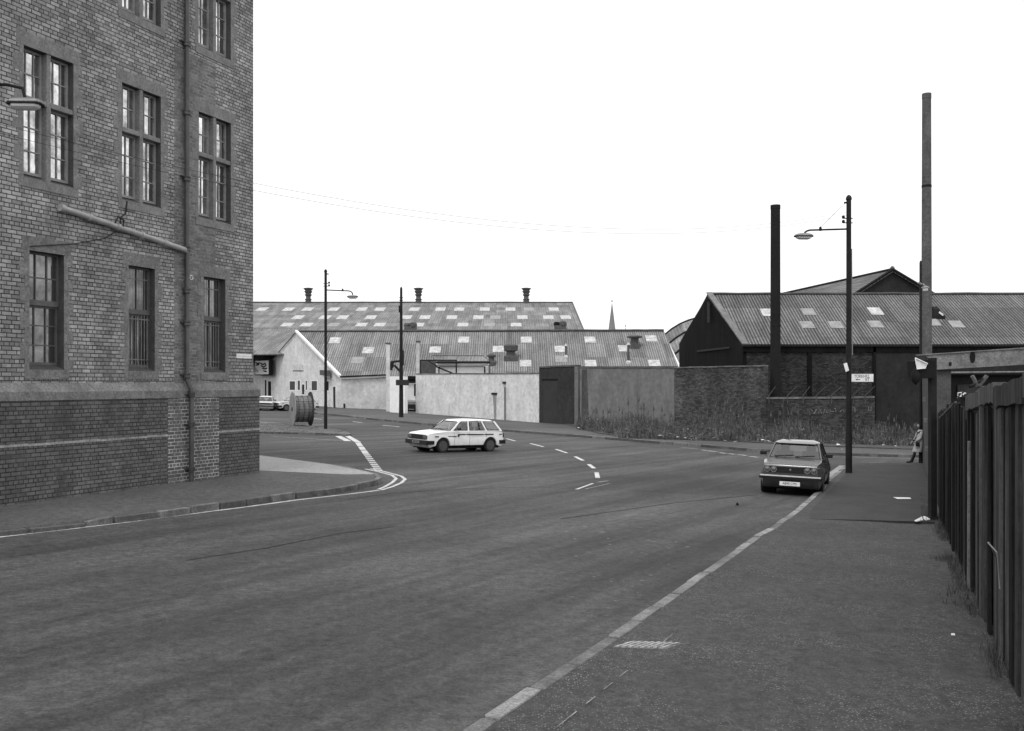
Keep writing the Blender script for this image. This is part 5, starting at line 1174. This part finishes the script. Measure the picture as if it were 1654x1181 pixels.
# faces -x; hips rest back on the wall at +x
hip = (.30,0,.92)
pts = [(.30,0,.92,.125,.15),(.32,0,1.10,.11,.13),(.33,0,1.28,.12,.165),(.33,0,1.40,.09,.15),(.325,0,1.47,.055),(.31,0,1.53,.05),
       (.30,.17,1.36,.06),(.24,.20,1.12,.045),(.10,.17,.98,.033),(.05,.15,.955,.028),
       (.30,-.17,1.36,.06),(.26,-.22,1.12,.045),(.12,-.19,.97,.033),(.06,-.18,.94,.028),
       (.27,.09,.84,.09),(.14,.09,.48,.06),(.10,.09,.30,.052),(.03,.09,.09,.038),(.02,.09,.045,.035),(-.13,.09,.03,.030),
       (.27,-.09,.84,.09),(.05,-.09,.48,.06),(-.02,-.09,.30,.052),(-.13,-.09,.09,.038),(-.15,-.09,.045,.035),(-.30,-.09,.05,.030)]
eds = [(0,1),(1,2),(2,3),(3,4),(4,5),(3,6),(6,7),(7,8),(8,9),(3,10),(10,11),(11,12),(12,13),(0,14),(14,15),(15,16),(16,17),(17,18),(18,19),(0,20),(20,21),(21,22),(22,23),(23,24),(24,25)]
skin('body', pts, eds, m_leg, per)
def head_mesh():
    b = MB(); n, k = 20, 14; hc = Vector((.285,0,1.635))
    for i in range(k+1):
        ph = math.pi*i/k; 
        for j in range(n):
            th = 2*math.pi*j/n; d = Vector((math.sin(ph)*math.cos(th), math.sin(ph)*math.sin(th), math.cos(ph)))
            v = Vector((d.x*.095, d.y*.075, d.z*.115))
            if d.z < 0: v.x *= 1+.1*d.z; v.y *= 1+.35*d.z                      # jaw
            if d.x < -.85 and -.35 < d.z < .05: v.x -= .022*(1-abs(d.z+.15)/.2)  # nose
            if d.x < -.7 and .02 < d.z < .22 and abs(d.y) > .2: v.x += .008     # eye sockets
            if d.x < -.8 and -.62 < d.z < -.45: v.x -= .006                      # mouth
            b.v.append(hc+v)
    b.f = [[i*n+j, i*n+(j+1) % n, (i+1)*n+(j+1) % n, (i+1)*n+j] for i in range(k) for j in range(n)]
    return b, hc
b, hc = head_mesh(); hd = b.build('head', m_skin, per, world=False, smooth=True)
for s in (1,-1): MB().lathe(hc+Vector((-.085,s*.03,.012)), [(.004,-.008),(.009,0),(.004,.008)], 8).build('eye', m_hair, per, world=False); MB().lathe(hc+Vector((.005,s*.076,-.005)), [(.008,-.03),(.014,0),(.012,.028)], 8).build('ear', m_skin, per, world=False)
MB().box(hc.x-.098,hc.x-.088,-.022,.022,hc.z-.062,hc.z-.056).build('mouth', m_rend, per, world=False)
b = MB(); n, k = 20, 10
for i in range(k+1):
    ph = math.pi*.72*i/k
    for j in range(n):
        th = 2*math.pi*j/n; d = Vector((math.sin(ph)*math.cos(th), math.sin(ph)*math.sin(th), math.cos(ph)))
        r = 1.16+.05*math.sin(7*th+3*ph)
        if d.x < -.35 and d.z < .45: r = .90                                    # face left clear
        b.v.append(hc+Vector((d.x*.097*r+.012, d.y*.080*r, d.z*.118*r)))
b.f = [[i*n+j, i*n+(j+1) % n, (i+1)*n+(j+1) % n, (i+1)*n+j] for i in range(k) for j in range(n)]
b.build('hair', m_hair, per, world=False, smooth=True)
b = MB(); n = 24; secs = [(.335,1.475,.07,.085),(.33,1.43,.10,.17),(.33,1.30,.135,.20),(.32,1.12,.135,.185),(.29,.92,.165,.20),(.25,.72,.185,.215),(.20,.50,.21,.235),(.195,.48,.20,.225)]
for x, z, rx, ry in secs:
    for j in range(n): a = 2*math.pi*j/n; f_ = 1+.05*math.sin(5*a+z*3)*(1.5-z); b.v.append(Vector((x+math.cos(a)*rx*f_, math.sin(a)*ry*f_, z)))
b.f = [[i*n+j, i*n+(j+1) % n, (i+1)*n+(j+1) % n, (i+1)*n+j] for i in range(len(secs)-1) for j in range(n)]; b.build('coat', m_coat, per, world=False, smooth=True)
for s in (1,-1):
    q = [(.31,s*.15,1.40,.07),(.29,s*.20,1.30,.075),(.25,s*.225,1.12,.065),(.17,s*.20,1.03,.056),(.10,s*.175,.985,.048)]
    skin('sleeve', q, [(0,1),(1,2),(2,3),(3,4)], m_coat, per)
    h = Vector((.06,s*.16,.955)); dn = Vector((-.7,-s*.1,-.7)).normalized()       # palm, four fingers, thumb
    w0_ = tuple(h); palm = skin('hand', [(*w0_,.022,.03),(*(h+dn*.05),.018,.036),(*(h+dn*.085),.015,.034)], [(0,1),(1,2)], m_skin, per)
    for k_, (o_, ln) in enumerate(((-.027,.062),(-.009,.075),(.009,.070),(.027,.055))):
        a_ = h+dn*.085+Vector((0,o_,0)); c_ = a_+dn*ln*.5+Vector((0,0,-.004)); e_ = c_+dn*ln*.45+Vector((.014,0,-.008)); f = skin('finger', [(*a_,.0085),(*c_,.008),(*e_,.0065)], [(0,1),(1,2)], m_skin, palm, sub=1)
    a_ = h+dn*.03+Vector((0,-s*.03,0)); f = skin('thumb', [(*a_,.010),(*(a_+dn*.035+Vector((0,-s*.018,0))),.009),(*(a_+dn*.06+Vector((0,-s*.02,0))),.007)], [(0,1),(1,2)], m_skin, palm, sub=1)
for x, s in ((.02,.09),(-.15,-.09)): skin('shoe', [(x+.04,s,.04,.042),(x-.03,s,.05,.042),(x-.15,s,.035,.038),(x-.19,s,.03,.025)], [(0,1),(1,2),(2,3)], m_shoe, per)
MB().box(.02,.20,-.27,-.20,.74,.93).build('handbag', m_hair, per, world=False, bevel=.02)

# ================================================================ WEEDS, GRASS, LITTER
def blades(b, x, y, z, n, h, sp, wdt=.012, lean=.35):
    for _ in range(n):
        a = random.uniform(0, 6.283); rr = random.uniform(0, sp); px = x+math.cos(a)*rr; py = y+math.sin(a)*rr
        hh = h*random.uniform(.45, 1.15); la = random.uniform(0, 6.283); lx, ly = math.cos(la)*hh*lean*random.random(), math.sin(la)*hh*lean*random.random()
        w_ = wdt*random.uniform(.6, 1.5); d = random.uniform(0, 3.14); wx, wy = math.cos(d)*w_, math.sin(d)*w_
        o = len(b.v); b.v += [Vector((px-wx,py-wy,z)), Vector((px+wx,py+wy,z)), Vector((px+lx*.5+wx*.7,py+ly*.5+wy*.7,z+hh*.6)), Vector((px+lx*.5-wx*.7,py+ly*.5-wy*.7,z+hh*.6)), Vector((px+lx,py+ly,z+hh))]
        b.f += [[o,o+1,o+2,o+3],[o+3,o+2,o+4]]
random.seed(77)
dk, lt_ = MB(), MB()
for i in range(1900):
    px = random.uniform(938, 1500); tt = (px-938)/562
    base = 693+ (703-693)*min(1,(px-938)/150) if px < 1089 else 703+(720-703)*(px-1089)/411
    front = (704 if px < 1000 else 708)+ (px-1000)/500*15 if px > 1000 else 694+(px-938)/62*10
    py = base+(front-base)*random.random()**1.3
    q = G(px, py, FD+.0); dens = .5+.5*math.sin(px*.05)+.3*math.sin(px*.021+1)
    near = 1-(py-base)/max(front-base, 1)
    h = (.42+.95*near)*(.55+.45*max(0,dens))*(1.25 if 960 < px < 1100 else 1.0)*(1.15 if px > 1150 else 1)
    blades(lt_ if random.random() < .22 else dk, q.x, q.y, q.z-.02, random.randint(9, 16), h, .35, .016)
    if random.random() < .55:                               # leafy clump: dock, willowherb, bramble
        tgt = lt_ if random.random() < .3 else dk; R0 = random.uniform(.12, .38); cz = h*random.uniform(.25,.75)
        for _ in range(22):
            a = random.uniform(0, 6.283); rr = R0*random.random()**.5; c_ = q+Vector((math.cos(a)*rr, math.sin(a)*rr, cz*random.uniform(.1,1.4)))
            u_ = Vector((random.uniform(-1,1), random.uniform(-1,1), random.uniform(-.5,.9))).normalized()*random.uniform(.03,.09); v_ = u_.cross(Vector((random.uniform(-1,1),random.uniform(-1,1),1))).normalized()*u_.length*.4
            tgt.add([c_-u_, c_+v_, c_+u_, c_-v_], [[0,1,2,3]])
    if random.random() < .09:                               # tall seed stalks
        hh = h*random.uniform(1.3, 1.9); dk.tube([q, q+Vector((random.uniform(-.15,.15),0,hh))], .012, 4)
        dk.lathe(q+Vector((0,0,hh*.8)), [(.02,-.1),(.05,0),(.02,.2)], 5)
tag(dk.build('weeds', m_weed), 'dense dark weeds growing along the foot of the yard walls', 'weeds', kind='stuff')
tag(lt_.build('dry_grass', m_weedl), 'paler dry grass stems among the weeds below the walls', 'grass', kind='stuff')
b = MB()
for i in range(420):
    Y = 5+17*random.random()**.8; c = math.sin(Y*2.1)+math.sin(Y*.9+2)
    if c < -.4: continue
    x = fline(Y)-random.uniform(.0,.16)-(.25*random.random() if c > 1.1 else 0); blades(b, x, Y, gz(x,Y)+KD, random.randint(5, 10), random.uniform(.04,.22)*(1.4 if Y < 12 else 1), .09, .004, .7)
q = G(1528,904,KD); blades(b, q.x, q.y, q.z, 160, .12, .28, .004, .8)
for i in range(40): q = G(random.uniform(1488,1508), random.uniform(800,846), KD+.05); blades(b, q.x, q.y, q.z, 5, .08, .08, .004)
tag(b.build('wall_foot_grass', m_weed), 'tufts of grass along the foot of the right board fence', 'grass', kind='stuff')
b = MB()
for i in range(520):
    px = random.uniform(419, 560); py = random.uniform(684, 699); 
    if py < 684+(px-470)*.1: continue
    q = G(px, py, VD); blades(b, q.x, q.y, q.z, random.randint(3, 8), random.uniform(.02,.08), .25, .006)
for i in range(60): s = random.uniform(0, 20); q = W(s, gz(-9,22)+.14, .06+random.random()*.05); blades(b, q.x, q.y, q.z-.05, 5, random.uniform(.04,.15), .08, .004)
tag(b.build('verge_grass', m_weed), 'thin rough grass on the verge around the cable drum', 'grass', kind='stuff')
def scrap(q, s, lab=None):
    b = MB(); a = random.uniform(0, 3.14); c, d = math.cos(a)*s, math.sin(a)*s; h = s*random.uniform(.1,.6); w_ = random.uniform(.3,.9)
    b.slab([q+Vector((-c,-d,0)), q+Vector((-d*.4,c*.4,h*.8)), q+Vector((c,d,h*.3)), q+Vector((d*w_,-c*w_,.01)), q+Vector((0,-s*.4,h*.2))], (0,0,.006))
    o = b.build('paper_scrap', m_litter if random.random() < .7 else m_linew, tri=True)
    return tag(o, lab or 'crumpled scrap of pale litter lying among the weeds below the yard walls', 'scrap paper', 'scraps of litter in the weeds')
for px, py in ((934,691.5),(996,696),(1046,695),(1066,704),(1095,706),(1107,708),(1113,709),(1118,707),(1105,694),(1101,694.5),(1141,703),(1152,707),(1160,709),(1172,712),(1187,714),(1232,711),(1240,713),(1256,706),(1264,705),(1270,707),(1289,710),(1285,693),(1325,718),(1354,719),(1360,726),(1393,709),(1399,708),(1412,701),(1427,719),(1446,721),(1455,706),(1440,704)):
    scrap(G(px, py, FD+.10+random.random()*.12), random.uniform(.06,.2))
o = scrap(G(906,815.5,.01), .05, 'small dark lump lying in the road in front of the parked saloon'); o.data.materials[0] = m_dark; del o['group']; o.name = 'stone'; o['category'] = 'stone'; o.location = (0,0,0)
q = [G(1189,815.8,.01), G(1193,816.3,.01), G(1192.5,814.5,.01), G(1190,814.3,.01)]; b = MB().slab([Vector(v) for v in q], (0,0,.05)); bpy.data.objects.remove(o)
tag(b.build('stone', m_dark, bevel=.01), 'small dark stone lying on the road in front of the parked saloon', 'stone')
b = MB().slab([G(1443,803.7,KD+.055), G(1470,804.3,KD+.055), G(1472,806.3,KD+.055), G(1450,806.5,KD+.055)], (0,0,.012)); tag(b.build('paper_sheet', m_litter), 'flat white strip of paper on the raised pavement', 'paper')
for (pp, lab) in ((((1477,842),(1489,839.3),(1491,841.5),(1481,843.2)), 'crumpled white paper beside the foot of the gate post, left piece'), (((1491,838.6),(1501,836.8),(1502.5,840.5),(1496,841.5),(1493,840)), 'crumpled white paper at the foot of the gate post, right piece')):
    b = MB().slab([G(x,y,KD+.055) for x, y in pp], (0,0,.02)); b.v[5] += Vector((0,0,.05)); tag(b.build('paper_scrap', m_litter, tri=True), lab, 'paper')
for px, py, lab in ((1522,868,'white scrap at the foot of the dark fence boards'),(1552,914,'small white scrap below the pale fence boards'),(1539,1026,'white scrap lying on the near right pavement'),(1581,987,'white scrap near the fence foot at the right edge')):
    q = G(px, py, KD+.004); tag(MB().slab([q+Vector((-.025,-.01,0)), q+Vector((.02,-.015,0)), q+Vector((.03,.02,.01)), q+Vector((-.01,.02,.01))], (0,0,.006)).build('paper_scrap', m_litter), lab, 'paper')
